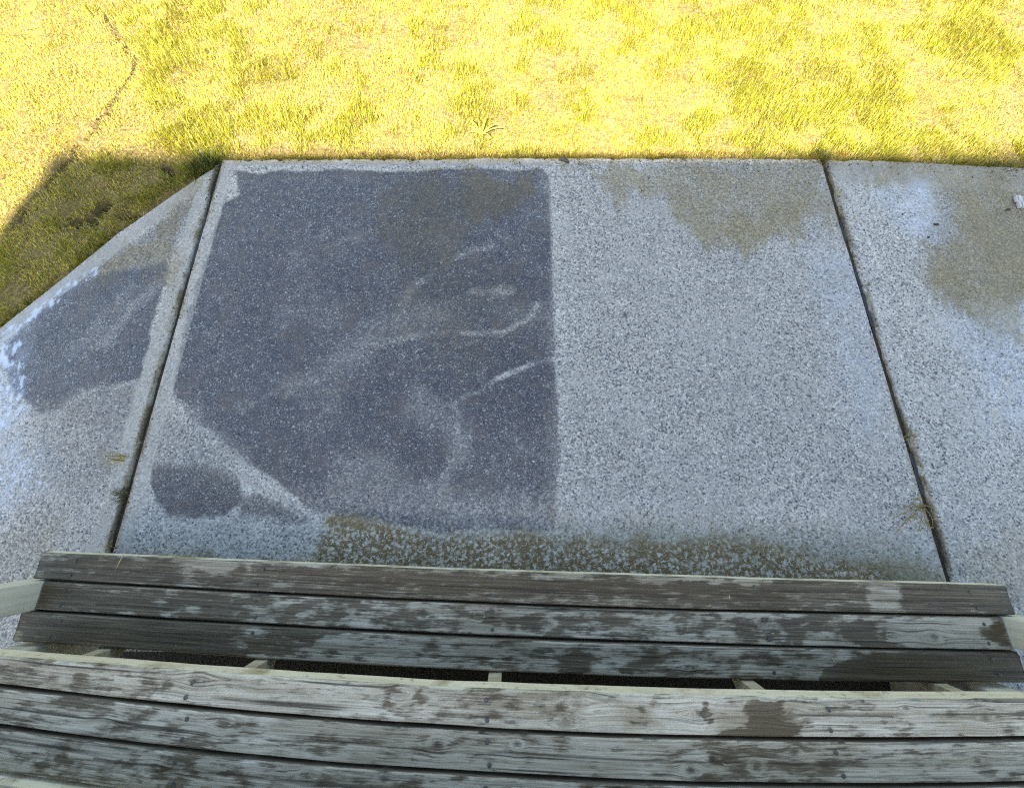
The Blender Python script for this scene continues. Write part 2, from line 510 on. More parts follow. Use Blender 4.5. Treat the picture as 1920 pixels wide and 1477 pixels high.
# ---------------------------------------------------------------- concrete patio of three slabs
DIRT = [
 ('poly', 0.93, 0.010, [(-1.41, 1.617), (-0.83, 1.626), (-0.47, 1.617), (-0.112, 1.635), (0.158, 1.631), (0.189, 1.581), (0.187, 1.16), (0.186, 0.79), (0.187, 0.46), (0.193, 0.28), (0.197, 0.166), (0.177, 0.07), (0.163, -0.099), (0.024, -0.111), (-0.35, -0.099), (-0.622, -0.061), (-0.746, -0.043), (-0.914, 0.07), (-1.103, 0.18), (-1.336, 0.324), (-1.419, 0.445), (-1.441, 0.653), (-1.441, 0.988), (-1.419, 1.24), (-1.429, 1.406), (-1.373, 1.471)]),
 ('poly', 0.90, 0.012, [(-1.423, 0.166), (-1.3, 0.18), (-1.153, 0.152), (-1.069, 0.084), (-1.044, 0.004), (-1.106, -0.061), (-1.209, -0.081), (-1.306, -0.068), (-1.377, -0.017), (-1.413, 0.057)]),
 ('poly', 0.72, 0.02, [(-1.071, 0.03), (-0.932, 0.017), (-0.784, -0.053), (-0.753, -0.081), (-0.89, -0.068), (-1.039, -0.058)]),
 ('poly', 0.55, 0.035, [(-1.452, 0.324), (-1.336, 0.324), (-1.1, 0.166), (-1.203, 0.125), (-1.42, 0.152)]),
 ('poly', 0.97, 0.015, [(-2.21, 0.653), (-2.036, 0.94), (-1.874, 1.044), (-1.743, 1.102), (-1.61, 1.141), (-1.589, 0.933), (-1.586, 0.755), (-1.588, 0.627), (-1.572, 0.485), (-1.707, 0.399), (-1.969, 0.354), (-2.097, 0.46)]),
 ('poly', 0.62, 0.03, [(-1.878, 0.384), (-1.592, 0.46), (-1.57, 0.354), (-1.641, 0.28), (-1.818, 0.295)]),
 ('poly', 0.30, 0.05, [(-2.089, 0.28), (-1.661, 0.251), (-1.542, -0.173), (-1.885, -0.245)]),
 ('poly', 0.28, 0.10, [(0.247, 1.604), (1.608, 1.604), (1.595, 0.653), (1.535, -0.048), (1.234, -0.173), (0.186, -0.048)]),
 ('poly', 0.36, 0.08, [(0.831, 1.695), (1.666, 1.695), (1.62, 1.364), (1.326, 1.281), (1.057, 1.102), (0.9, 1.16), (0.766, 1.449)]),
 ('poly', 0.40, 0.08, [(2.174, 1.581), (3.081, 1.536), (2.891, 0.79), (2.29, 0.797), (2.067, 0.772), (1.913, 0.878), (1.919, 1.083)]),
 ('line', 0.05, 0.016, [(0.247, 0.604), (0.164, 0.588), (0.042, 0.562), (-0.063, 0.517), (-0.152, 0.467), (-0.215, 0.423), (-0.253, 0.399)]),
 ('poly', 0.62, 0.08, [(-0.238, 0.411), (-0.391, 0.492), (-0.473, 0.399), (-0.376, 0.28), (-0.232, 0.251)], 0.6),
 ('line', 0.25, 0.014, [(-0.314, 0.721), (-0.22, 0.707), (-0.096, 0.714), (-0.003, 0.734), (0.076, 0.79), (0.118, 0.86)], 0.55),
 ('poly', 0.58, 0.09, [(-0.839, 0.492), (-0.652, 0.687), (-0.51, 0.825), (-0.422, 0.933), (-0.286, 0.79), (-0.344, 0.704), (-0.529, 0.687), (-0.7, 0.571)], 0.8),
 ('line', 0.55, 0.014, [(-0.947, 0.423), (-0.816, 0.539), (-0.707, 0.627), (-0.591, 0.694)], 0.6),
 ('line', 0.5, 0.014, [(-1.087, 0.384), (-0.98, 0.445), (-0.842, 0.507)], 0.6),
 ('line', 0.4, 0.02, [(-0.587, 0.653), (-0.437, 0.704), (-0.314, 0.714)], 0.7),
 ('line', 0.4, 0.02, [(-0.232, 0.393), (-0.232, 0.251), (-0.257, 0.084)], 0.6),
 ('line', 0.55, 0.03, [(-0.507, 0.79), (-0.425, 0.969), (-0.301, 1.102), (-0.104, 1.16)], 0.6),
 ('line', 0.45, 0.03, [(-0.351, 0.825), (-0.259, 0.878), (-0.132, 0.914), (-0.003, 0.933)], 0.7),
 ('line', 0.65, 0.05, [(-1.133, 0.393), (-1.012, 0.454), (-0.874, 0.523), (-0.737, 0.627)], 0.5),
 ('poly', 0.50, 0.05, [(-0.929, 0.492), (-0.698, 0.555), (-0.721, 0.28), (-0.851, 0.194)], 0.35),
 ('line', 0.6, 0.07, [(-0.203, 0.399), (-0.216, 0.28), (-0.242, 0.166), (-0.273, 0.057)], 0.55),
 ('line', 0.18, 0.030, [(-1.372, 0.354), (-1.165, 0.208), (-1.001, 0.089), (-0.876, 0.009), (-0.77, -0.061)], 0.8),
 ('poly', 0.42, 0.05, [(-1.472, 0.399), (-1.321, 0.384), (-1.038, 0.138), (-1.11, 0.084), (-1.269, 0.166), (-1.415, 0.166)], 0.7),
 ('line', 0.20, 0.040, [(-1.091, 0.125), (-0.964, 0.044), (-0.861, -0.001)], 0.6),
 ('poly', 0.45, 0.05, [(-0.762, 0.166), (-0.484, 0.194), (-0.222, 0.03), (0.134, 0.03), (0.158, -0.099), (-0.728, -0.073)], 0.45),
 ('line', 0.15, 0.014, [(-1.851, 0.393), (-1.744, 0.423), (-1.651, 0.46), (-1.581, 0.473)], 0.8),
 ('line', 0.5, 0.045, [(-1.801, 0.653), (-1.712, 0.825), (-1.597, 0.988)], 0.6),
 ('line', 0.5, 0.05, [(-1.878, 0.653), (-1.828, 0.79), (-1.743, 0.933)], 0.45),
 ('poly', 0.55, 0.03, [(-2.03, 0.922), (-1.845, 1.168), (-1.69, 1.343), (-1.576, 1.514), (-1.546, 1.492), (-1.589, 1.24), (-1.595, 1.083), (-1.727, 1.044), (-1.863, 1.007)]),
 ('poly', 0.55, 0.05, [(-1.998, 0.393), (-1.586, 0.492), (-1.555, 0.28), (-1.581, 0.084), (-1.711, -0.022), (-1.916, 0.166)], 0.7),
 ('line', 0.45, 0.02, [(-1.674, 1.281), (-1.613, 1.449), (-1.569, 1.559)], 0.4),
 ('line', 0.75, 0.0035, [(0.035, -0.073), (0.037, -0.161), (0.039, -0.257)], 0.9),
]
ALGAE = [
 ('poly', 0.45, 0.09, [(0.159, -0.048), (0.859, -0.061), (1.463, -0.111), (1.639, -0.221), (1.6, -0.338), (0.15, -0.338)]),
 ('poly', 0.30, 0.10, [(1.68, -0.099), (2.237, -0.048), (2.2, -0.361), (1.592, -0.361)]),
 ('poly', 0.60, 0.06, [(-0.7, 1.581), (-0.469, 1.604), (0.104, 1.604), (0.143, 1.449), (0.014, 1.302), (-0.173, 1.24), (-0.268, 1.083), (-0.561, 1.044), (-0.617, 1.281)], 0.9),
 ('poly', 0.85, 0.05, [(-0.218, 1.581), (0.122, 1.59), (0.119, 1.449), (-0.003, 1.314), (-0.157, 1.302), (-0.248, 1.449)], 0.7),
 ('poly', 0.30, 0.10, [(-0.627, 1.044), (0.096, 1.083), (0.166, 0.653), (-0.211, 0.46), (-0.587, 0.653)], 0.9),
 ('poly', 0.72, 0.06, [(0.288, 1.719), (1.617, 1.719), (1.62, 1.364), (1.39, 1.261), (1.098, 1.343), (0.86, 1.364), (0.701, 1.492), (0.528, 1.536)]),
 ('poly', 0.55, 0.03, [(0.252, 1.737), (1.64, 1.737), (1.616, 1.635), (0.249, 1.645)]),
 ('poly', 0.55, 0.035, [(0.426, 1.604), (0.607, 1.626), (0.63, 1.492), (0.499, 1.385)], 0.8),
 ('poly', 0.85, 0.09, [(0.836, 1.449), (1.132, 1.343), (1.317, 1.406), (1.408, 1.343), (1.208, 1.2), (1.055, 1.09), (0.947, 1.141), (0.894, 1.24)]),
 ('poly', 0.65, 0.02, [(1.574, 1.581), (1.623, 1.59), (1.632, 1.343), (1.594, 1.289)]),
 ('poly', 0.62, 0.09, [(1.658, 1.737), (2.645, 1.709), (2.959, 1.581), (2.863, 1.364), (2.201, 1.449), (1.805, 1.536)]),
 ('poly', 0.85, 0.06, [(2.215, 1.492), (3.436, 1.536), (3.206, 0.79), (2.29, 0.797), (2.067, 0.772), (1.913, 0.878), (1.919, 1.083), (2.107, 1.322)]),
 ('poly', 1.1, 0.045, [(-0.696, -0.068), (-0.651, -0.043), (-0.513, -0.073), (-0.269, -0.111), (-0.056, -0.129), (0.077, -0.111), (0.157, -0.129), (0.421, -0.144), (0.712, -0.144), (0.874, -0.129), (1.024, -0.173), (1.275, -0.216), (1.594, -0.24), (1.592, -0.361), (0.175, -0.361), (-0.74, -0.338)]),
 ('poly', 1.25, 0.03, [(-0.708, -0.063), (-0.568, -0.061), (-0.348, -0.129), (-0.253, -0.168), (-0.449, -0.185), (-0.637, -0.148)], 0.8),
 ('poly', 0.55, 0.02, [(-1.741, -0.168), (-1.394, -0.185), (-1.077, -0.192), (-0.721, -0.207), (-0.693, -0.315), (-1.697, -0.292)]),
 ('poly', 0.40, 0.04, [(1.655, -0.173), (1.87, -0.161), (2.007, -0.338), (1.744, -0.361)]),
 ('poly', 0.70, 0.04, [(-1.929, 1.063), (-1.724, 1.343), (-1.594, 1.514), (-1.533, 1.559), (-1.589, 1.281), (-1.595, 1.044), (-1.759, 0.988)]),
 ('poly', 0.35, 0.06, [(-1.942, -0.099), (-1.73, -0.048), (-1.697, -0.292), (-1.986, -0.338)]),
 ('poly', 0.35, 0.05, [(-1.382, 1.604), (-1.185, 1.604), (-1.257, 1.24), (-1.375, 1.16)], 0.6),
]
WET = [
 ('poly', 0.95, 0.018, [(-2.356, 0.339), (-2.234, 0.653), (-2.162, 0.714), (-2.105, 0.687), (-2.035, 0.46), (-2.013, 0.354), (-2.078, 0.251), (-2.225, 0.166)]),
 ('poly', 0.85, 0.012, [(-2.258, 0.714), (-2.136, 0.86), (-1.999, 1.026), (-1.929, 1.063), (-1.895, 1.026), (-2.019, 0.889), (-2.151, 0.728), (-2.228, 0.637)]),
 ('poly', 0.55, 0.06, [(-2.078, 0.251), (-1.813, 0.194), (-1.784, 0.03), (-1.982, 0.004), (-2.222, 0.03)]),
 ('poly', 0.35, 0.08, [(-1.41, 1.617), (0.189, 1.581), (0.187, 0.46), (0.163, -0.099), (-0.746, -0.043), (-1.419, 0.445), (-1.441, 0.988)]),
 ('poly', 0.40, 0.05, [(-2.176, 0.694), (-2.033, 0.933), (-1.61, 1.141), (-1.576, 0.498), (-1.998, 0.393)]),
 ('poly', 0.95, 0.05, [(1.793, 1.492), (2.102, 1.581), (2.099, 1.406), (2.016, 1.2), (1.86, 1.24)]),
 ('poly', 1.0, 0.14, [(1.916, 0.79), (2.608, 0.79), (2.699, 0.399), (2.124, 0.369)]),
 ('poly', 0.6, 0.08, [(1.368, 1.16), (1.642, 1.121), (1.601, 0.46), (1.436, 0.399)]),
]
SHEEN_PAINT = [  # broad wet sheen painted as a pale tint on the slabs
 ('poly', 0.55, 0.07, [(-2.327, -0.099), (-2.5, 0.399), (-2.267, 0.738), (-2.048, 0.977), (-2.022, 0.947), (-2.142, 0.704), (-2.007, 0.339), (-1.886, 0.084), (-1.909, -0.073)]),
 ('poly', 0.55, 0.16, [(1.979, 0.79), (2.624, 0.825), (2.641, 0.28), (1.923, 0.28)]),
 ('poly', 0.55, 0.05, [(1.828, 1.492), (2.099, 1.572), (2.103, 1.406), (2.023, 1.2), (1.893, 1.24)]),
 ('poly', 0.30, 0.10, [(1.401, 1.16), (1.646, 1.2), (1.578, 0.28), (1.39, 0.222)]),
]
GLINT_PAINT = [  # rippled sky glints painted as pale patches on the left slab
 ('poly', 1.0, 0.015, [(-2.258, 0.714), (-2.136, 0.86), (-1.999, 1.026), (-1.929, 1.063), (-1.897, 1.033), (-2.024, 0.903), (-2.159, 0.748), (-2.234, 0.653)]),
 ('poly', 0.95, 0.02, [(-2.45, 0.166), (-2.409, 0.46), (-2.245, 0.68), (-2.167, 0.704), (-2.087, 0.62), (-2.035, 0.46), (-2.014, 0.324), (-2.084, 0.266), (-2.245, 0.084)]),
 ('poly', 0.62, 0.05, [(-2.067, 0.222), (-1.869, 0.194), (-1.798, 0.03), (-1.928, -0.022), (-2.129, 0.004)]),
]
LICH = [
 ('poly', 1.0, 0.05, [(-0.783, -0.061), (-0.459, -0.073), (-0.083, -0.111), (0.184, -0.111), (0.581, -0.136), (0.976, -0.148), (1.274, -0.221), (1.454, -0.315), (-0.745, -0.304)]),
 ('poly', 0.55, 0.06, [(-1.365, -0.099), (-0.781, -0.073), (-0.694, -0.304), (-1.299, -0.245)]),
 ('poly', 0.35, 0.10, [(-1.022, 0.057), (0.189, 0.03), (0.184, -0.111), (-0.781, -0.073)]),
 ('poly', 0.40, 0.12, [(0.19, 0.057), (1.279, 0.004), (1.438, -0.197), (0.182, -0.148)]),
]
TROW = [
 ('poly', 1.0, 0.010, [(-1.501, 1.654), (0.195, 1.654), (0.196, 1.709), (-1.513, 1.709)]),
 ('poly', 1.0, 0.015, [(-1.50, 1.70), (-1.72, 1.44), (-2.06, 1.01), (-2.28, 0.73), (-2.52, 0.42), (-2.46, 0.36), (-2.20, 0.72), (-1.99, 0.97), (-1.64, 1.42), (-1.50, 1.56)]),
 ('poly', 0.8, 0.012, [(-1.50, 1.70), (-1.585, 1.60), (-1.585, -0.6), (-1.50, -0.6)]),
 ('poly', 0.7, 0.012, [(-1.50, 1.70), (-1.42, 1.70), (-1.42, -0.6), (-1.50, -0.6)]),
 ('poly', 0.9, 0.02, [(1.62, 1.72), (1.62, 1.55), (2.6, 1.48), (4.6, 1.3), (4.6, 1.5)]),
]

patio = empty('patio')
tag(patio, label='wet aggregate concrete patio of large slabs between the lawn and wooden steps', cat='patio', kind='structure')

def build_slab(xl, xr, ytop, y0, ncol, label):
    """ruled grid: for every row y, x runs from xl(y) to xr(y); rounded arris, real thickness"""
    yb = max(-0.72, y0 + 0.08)
    rows = np.concatenate([[0, 0, 0.005], np.arange(0.012, ytop - yb, 0.0068), np.linspace(ytop - yb + 0.05, ytop - y0, 8)])
    rz = np.zeros(len(rows)); rz[0] = -0.10; rz[1] = -0.006
    u = np.linspace(0, 1, ncol)
    t = np.concatenate([[0, 0, 0], u, [1, 1, 1]])
    off = np.concatenate([[0, 0, 0.005], np.full(ncol, 0.009) * (1 - 2 * u), [-0.005, 0, 0]])
    cz = np.zeros(len(t)); cz[0] = cz[-1] = -0.10; cz[1] = cz[-2] = -0.006
    yrow = ytop - rows
    X = np.zeros((len(rows), len(t))); Y = np.zeros_like(X)
    for i, y in enumerate(yrow):
        a, b = xl(y), xr(y)
        X[i] = a + (b - a) * t + off
        Y[i] = y
    # the lawn-side edge follows the uneven edge line
    fall = np.clip(1 - rows / 0.35, 0, 1)[:, None]
    Y += (lawn_edge_y(X) - ytop) * fall if ytop > 1.68 else 0
    chip = np.clip(fbm(X * 26, X * 0 + 3.3, 23, 4, 0.7) - 0.5, 0, 1) * 0.05 + (fbm(X * 7, X * 0 + 8.1, 24, 3) - 0.5) * 0.012
    Y -= chip * np.clip(1 - rows / 0.10, 0, 1)[:, None]
    Z = np.minimum(rz[:, None], cz[None, :]) + 0 * X
    Z += (fbm(X * 3, Y * 3, 21, 3) - 0.5) * 0.004
    ny, nx = X.shape
    idx = np.arange(ny * nx).reshape(ny, nx)
    q = np.stack([idx[:-1, :-1], idx[1:, :-1], idx[1:, 1:], idx[:-1, 1:]], -1).reshape(-1, 4)
    me = mesh_from('concrete_slab', np.stack([X, Y, Z], -1).reshape(-1, 3), q)
    x = X.ravel(); y = Y.ravel()
    wx = x + (fbm(x * 22, y * 22, 5, 3) - 0.5) * 0.022 + (fbm(x * 4, y * 4, 15, 3) - 0.5) * 0.07
    wy = y + (fbm(x * 22, y * 22, 77, 3) - 0.5) * 0.022 + (fbm(x * 4, y * 4, 87, 3) - 0.5) * 0.07
    ax = x + (fbm(x * 6, y * 4, 6, 5, 0.7) - 0.5) * 0.30
    ay = y + (fbm(x * 9, y * 3, 78, 5, 0.7) - 0.5) * 0.50
    near = sstep(0.15, 0.45, y)
    ax = wx + (ax - wx) * (0.25 + 0.75 * near); ay = wy + (ay - wy) * (0.15 + 0.85 * near)
    # the mask edge of the washed half stays neat, the rest wanders
    k = sstep(0.10, 0.16, np.abs(x - 0.19))
    wx = x + (wx - x) * (0.12 + 0.88 * k); wy = y + (wy - y) * (0.3 + 0.7 * k)
    dirt = paint(0.10 + 0.16 * (fbm(x * 4, y * 4, 2) - 0.3), wx, wy, DIRT)
    dirt *= 0.72 + 0.52 * fbm(x * 5, y * 5, 61, 5, 0.6)
    alg = paint(np.zeros_like(x), ax, ay, ALGAE) * (0.45 + 1.25 * fbm(x * 7, y * 5, 63, 5, 0.65))
    wet = paint(np.zeros_like(x), wx, wy, WET)
    rip = fbm(x * 30, y * 16, 64, 3)
    wet = wet * (0.55 + 0.8 * fbm(x * 12, y * 12, 65, 5, 0.65)) * (0.8 + 0.3 * sstep(0.42, 0.52, rip))
    painted_glint = paint(np.zeros_like(x), x, y, GLINT_PAINT)
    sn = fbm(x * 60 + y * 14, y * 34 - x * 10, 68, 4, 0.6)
    painted_sheen = paint(np.zeros_like(x), x, y, SHEEN_PAINT)
    painted_glint = 1.0 * sstep(0.48, 0.61, sn + (painted_glint - 1) * 0.40) * (painted_glint > 0.02) + 0.8 * painted_sheen * sstep(0.25, 0.75, fbm(x * 26, y * 20, 69, 4, 0.7))  # painted reflections: crisp glints plus the broad sheen tint
    lich = paint(np.zeros_like(x), wx, wy, LICH) * (0.5 + fbm(x * 14, y * 14, 66))
    trow = paint(np.zeros_like(x), x, y, TROW)
    dirt = dirt * (1 - 0.75 * np.where((trow > 0.5) & (np.abs(x - JL) > 0.0), sstep(0.3, 0.9, trow), 0) * np.where(y > 1.66, 1.0, np.where(np.abs(x - JL) < 0.1, 0.9, 0.8)))
    jd = np.minimum(np.abs(x - JL), np.abs(x - JR))
    jn = fbm(x * 30, y * 9, 67, 4, 0.65)
    alg = np.maximum(alg, 0.95 * (1 - sstep(0.012, 0.020 + 0.03 * jn, jd)) * sstep(0.32, 0.55, jn))
    dirt = np.maximum(dirt, 0.85 * (1 - sstep(0.010, 0.016 + 0.022 * jn, jd)) * sstep(0.38, 0.6, jn))
    ed = np.where(x < -1.5, 9.0, lawn_edge_y(x) - y)
    en = fbm(x * 14, y * 30, 70, 4, 0.65)
    alg = np.maximum(alg, 0.9 * (1 - sstep(0.004, 0.01 + 0.07 * en, ed)) * sstep(0.3, 0.6, en))
    for nm, a in (('dirt', dirt), ('algae', alg), ('wet', np.clip(wet, 0, 1)), ('lichen', np.clip(lich, 0, 1)), ('trowel', np.clip(trow, 0, 1)), ('painted_glint', painted_glint)):
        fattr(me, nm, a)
    smooth(me)
    o = link('concrete_slab', me, M_CON, patio)
    o['label'] = label
    return o

build_slab(lambda y: JL + JH, lambda y: JR - JH - 0.003, 1.695, -0.50, 450, 'middle slab, grimy dark left half and washed pale right half')
build_slab(lambda y: float(diag_x(y)), lambda y: JL - JH, 1.665, -3.0, 260, 'slab with slanted lawn edge and partly painted wet shine')
build_slab(lambda y: JR + JH, lambda y: JFAR, 1.690, -3.0, 330, 'slab with olive algae patch beside the weedy joint')
build_slab(lambda y: JFAR + 0.017, lambda y: 8.0, 1.46, -3.0, 30, 'slab beyond the far joint')

def strip(name, mat, x, y0, y1, hw, z, wob=0.0, seed=1):
    ys = np.arange(y0, y1, 0.02); n = len(ys)
    wv = (fbm(ys * 9, ys * 0 + seed, seed, 3) - 0.5) * wob
    zz = z + (fbm(ys * 30, ys * 0 + seed, seed + 5, 3) - 0.5) * 0.008
    V = np.concatenate([np.stack([x - hw + 0 * ys, ys, zz], -1), np.stack([x + hw + wv, ys, zz], -1)])
    i = np.arange(n - 1)
    me = mesh_from(name, V, np.stack([i, i + n, i + n + 1, i + 1], -1))
    return link(name, me, mat, patio)
for x in (JL, JR, JFAR + 0.008):
    strip('joint_filler', M_JOINT, x, -2.9, 1.66, 0.018, -0.013, 0, int(abs(x) * 10))
for (a, b, y0, y1) in ((JR, 0.007, 0.03, 0.20), (JR, 0.006, 0.72, 1.06), (JR - 0.001, 0.005, 1.20, 1.32), (JL, 0.004, 1.05, 1.35)):
    strip('joint_water', M_WATER, a, y0, y1, b, -0.0075, 0.003, 3)

me_ = mesh_from('shade_soil_bed', [(JL - .01, -2.9, -0.02), (JR + .01, -2.9, -0.02), (JR + .01, -0.49, -0.02), (JL - .01, -0.49, -0.02)], [(0, 1, 2, 3)])  # dark soil sheet in place of concrete, added to deepen shade under the steps
tag(link('shade_soil_bed', me_, M_JOINT), kind='structure')

# ================================================================ house behind the camera (shades the patio)
def build_house():
    hx0, hx1, hy, hd, hz = -4.575, 10.0, -6.0, 8.0, 6.715
    h = empty('house', (hx0, hy, 0))
    tag(h, 'white two storey house behind the deck whose shade covers the patio', 'house')
    def part(name, mat, *boxes, parent=h, bev=0.0):
        bm = bmesh.new()
        for b in boxes:
            box_bm(bm, b[0] - hx0, b[1] - hx0, b[2] - hy, b[3] - hy, b[4], b[5], bev)
        o = bm_obj(name, bm, mat, parent)
        return o
    part('wall', M_WALL, (hx0, hx1, hy - hd, hy, -0.1, hz))
    bm = bmesh.new()
    e = 0.03
    a = [(-e, e, hz), (hx1 - hx0 + e, e, hz), (hx1 - hx0 + e, -hd - e, hz), (-e, -hd - e, hz)]
    r0, r1 = (3.3, -hd / 2, hz + 1.3), (hx1 - hx0 - 3.3, -hd / 2, hz + 1.3)
    lo = [bm.verts.new((p[0], p[1], p[2] + 0.002)) for p in a]
    hi = [bm.verts.new(r0), bm.verts.new(r1)]
    for f in ((lo[0], lo[1], hi[1], hi[0]), (lo[1], lo[2], hi[1]), (lo[2], lo[3], hi[0], hi[1]), (lo[3], lo[0], hi[0]), (lo[3], lo[2], lo[1], lo[0])):
        bm.faces.new(f)
    bm_obj('roof', bm, M_ROOF, h)
    for k in range(21):
        z = 0.62 + k * 0.28
        part('siding_board', M_WALL, (hx0 + 0.02, hx1 - 0.02, hy + 0.002, hy + 0.018, z, z + 0.272))
    for wx, wz in ((-2.6, 1.5), (2.4, 1.5), (6.0, 1.5), (-2.6, 4.4), (2.4, 4.4), (6.0, 4.4)):
        f = part('window', M_TRIM, (wx - 0.6, wx + 0.6, hy + 0.02, hy + 0.06, wz, wz + 0.1), (wx - 0.6, wx + 0.6, hy + 0.02, hy + 0.06, wz + 1.2, wz + 1.3),
                 (wx - 0.6, wx - 0.5, hy + 0.02, hy + 0.06, wz + 0.1, wz + 1.2), (wx + 0.5, wx + 0.6, hy + 0.02, hy + 0.06, wz + 0.1, wz + 1.2),
                 (wx - 0.03, wx + 0.03, hy + 0.02, hy + 0.055, wz + 0.1, wz + 1.2))
        part('pane', M_GLASS, (wx - 0.5, wx + 0.5, hy + 0.02, hy + 0.03, wz + 0.1, wz + 1.2), parent=f)
    d = part('door', M_TRIM, (-0.5, 0.5, hy + 0.02, hy + 0.07, 0.62, 2.68))
    part('handle', M_SCREW, (0.36, 0.42, hy + 0.07, hy + 0.13, 1.55, 1.61), parent=d)
build_house()

# ================================================================ wooden steps
T1 = [(0.0041, -0.0319, -0.2122), (0.0081, -0.0336, -0.3051), (0.0091, -0.0368, -0.3967), (0.0123, -0.0360, -0.4862)]
T2 = [(0.0162, -0.0351, -0.4478), (0.0237, -0.0420, -0.5329), (0.0270, -0.0441, -0.6214), (0.0270, -0.0455, -0.7080)]
def ev(c, x):
    a = np.abs(x); q = np.where(a > 1.15, 2 * 1.15 * a - 1.15 ** 2, a * a)
    return c[0] * q + c[1] * x + c[2]
Z1, Z2, Z3, TH = 0.20, 0.40, 0.60, 0.038

stairs = empty('wooden_steps', (0, -0.21, 0))
tag(stairs, 'weathered grey plank steps with open risers and wet stains beside the patio', 'steps')
OFF = Vector((0, 0.21, 0))

def board(name, x0, x1, cf, cb, z, gapf, gapb, seed, parent, wet_ops, knots, tone=1.0, brown_ops=(), wet0=0.3, blotch=0.5, step=0.005, nw=20, off=OFF, end_slant=0.0, bare=(True, True), cracks=()):
    xs = np.arange(x0, x1 + 1e-6, step)
    prof = [(0.0, -TH, 0), (0.0, -0.004, 0), (0.0035, 0.0, 1)]
    X = []; Y = []; Z = []
    n = len(xs)
    yf = ev(cf, xs) - gapf; yb = ev(cb, xs) + gapb
    wander = (fbm(xs * 5, xs * 0 + seed, seed, 3) - 0.5) * 0.003
    yf = yf + wander; yb = yb - wander
    width = yf - yb
    cols = [(yf, -TH), (yf, -0.0045), (yf - 0.0035, 0.0)]
    for k in range(1, nw):
        cols.append((yf - 0.0035 - (width - 0.007) * k / nw, 0.0))
    cols += [(yb + 0.0035, 0.0), (yb, -0.0045), (yb, -TH)]
    nc = len(cols)
    X = np.stack([xs + end_slant * (k / nc - 0.5) * ((xs > 0) * 2 - 1) * (np.abs(xs) > max(abs(x0), abs(x1)) - 0.4) for k in range(nc)], 1)
    Y = np.stack([c[0] for c in cols], 1)
    Zr = np.stack([c[1] + 0 * xs for c in cols], 1)
    sag = (fbm(xs * 1.3, xs * 0 + seed * 3, seed + 9, 2) - 0.5) * 0.006
    cup = np.stack([(-0.0022 * math.sin(math.pi * k / (nc - 1))) + 0 * xs for k in range(nc)], 1)
    Zs = z + Zr + sag[:, None] + cup
    ch = np.minimum((yf - yb)[:, None], 1) * 0
    # splintered arris
    nick = (fbm(xs * 40, xs * 0 + seed, seed + 4, 2)); nick = np.clip(nick - 0.66, 0, 1) * 0.02
    Zs[:, 2] -= nick; Y[:, 2] -= nick * 0.6
    V = np.stack([X - off.x * 0, Y + off.y, Zs], -1).reshape(-1, 3)
    idx = np.arange(n * nc).reshape(n, nc)
    q = np.stack([idx[:-1, :-1], idx[:-1, 1:], idx[1:, 1:], idx[1:, :-1]], -1)[:, :, ::-1]
    qs = q.reshape(-1, 4)
    ncell = nc - 1
    sidemask = np.zeros((n - 1, ncell), bool); sidemask[:, 0] = bare[0]; sidemask[:, -1] = bare[1]
    bot = np.stack([idx[:-1, 0], idx[1:, 0], idx[1:, -1], idx[:-1, -1]], -1)[:, ::-1]
    # end caps as strips between top profile and bottom edge
    capq = []
    for r, flip in ((0, False), (n - 1, True)):
        row = list(idx[r])
        capq.append(row if flip else row[::-1])
    me = bpy.data.meshes.new(name)
    faces = np.concatenate([qs, bot])
    me = mesh_from(name, V, faces)
    # caps
    bm = bmesh.new(); bm.from_mesh(me); bm.verts.ensure_lookup_table()
    for row in capq:
        f = bm.faces.new([bm.verts[i] for i in row]); f.material_index = 1
    bm.to_mesh(me); bm.free()
    mi = np.zeros(len(me.polygons), dtype=np.int32)
    mi[:len(qs)] = sidemask.ravel().astype(np.int32)
    mi[len(qs):] = 1
    me.materials.append(M_WOOD); me.materials.append(M_BARE)
    me.polygons.foreach_set('material_index', mi)
    smooth(me)
    me.polygons.foreach_set('use_smooth', (mi == 0))
    # attributes
    x = X.ravel(); y = Y.ravel()
    cy = (y - np.repeat((yf + yb) / 2, nc))
    gy = cy.copy(); gx = x.copy()
    kn = np.zeros_like(x); pale = np.zeros_like(x)
    for (kx, ky, r, dk) in knots:
        kyy = ky - np.repeat((yf + yb) / 2, nc)
        dx = (x - kx) / (r * 2.6); dy = (cy - kyy) / (r * 1.2)
        w_ = np.exp(-(dx * dx))
        gy += np.sign(cy - kyy) * (-r * 0.9) * w_ * np.exp(-np.abs(dy) * 0.6)
        rr = np.hypot((x - kx) / 1.25, cy - kyy) + (vnoise(x * 90, y * 90, seed) - 0.5) * r * 0.5
        ring = np.exp(-((rr - r * 0.95) / (r * 0.25)) ** 2) * (0.3 + 0.7 * (vnoise(x * 60, y * 60, seed + 2)))
        core = 1 - sstep(r * 0.35, r * 0.8, rr)
        kn = np.maximum(kn, np.maximum(core * dk, ring * 0.35))
        pale = np.maximum(pale, np.exp(-((rr - r * 1.35) / (r * 0.40)) ** 2) * 0.16)
    wx = x + (fbm(x * 20, y * 40, seed + 3, 3) - 0.5) * 0.07
    wy = y + (fbm(x * 20, y * 40, seed + 6, 3) - 0.5) * 0.025
    wetf = paint(np.full_like(x, wet0), wx, wy, wet_ops)
    nf = (17.0, 11.0, 24.0)[seed % 3]; ny = (48.0, 30.0, 56.0)[(seed // 2) % 3]
    nz = fbm(x * nf + seed, y * ny, seed + 12, 5, 0.68)
    nz2 = fbm(x * 24, y * 60, seed + 15, 3)
    blo = blotch * (1 - 0.75 * np.clip(np.abs(wetf - 0.5) * 2, 0, 1) ** 2)
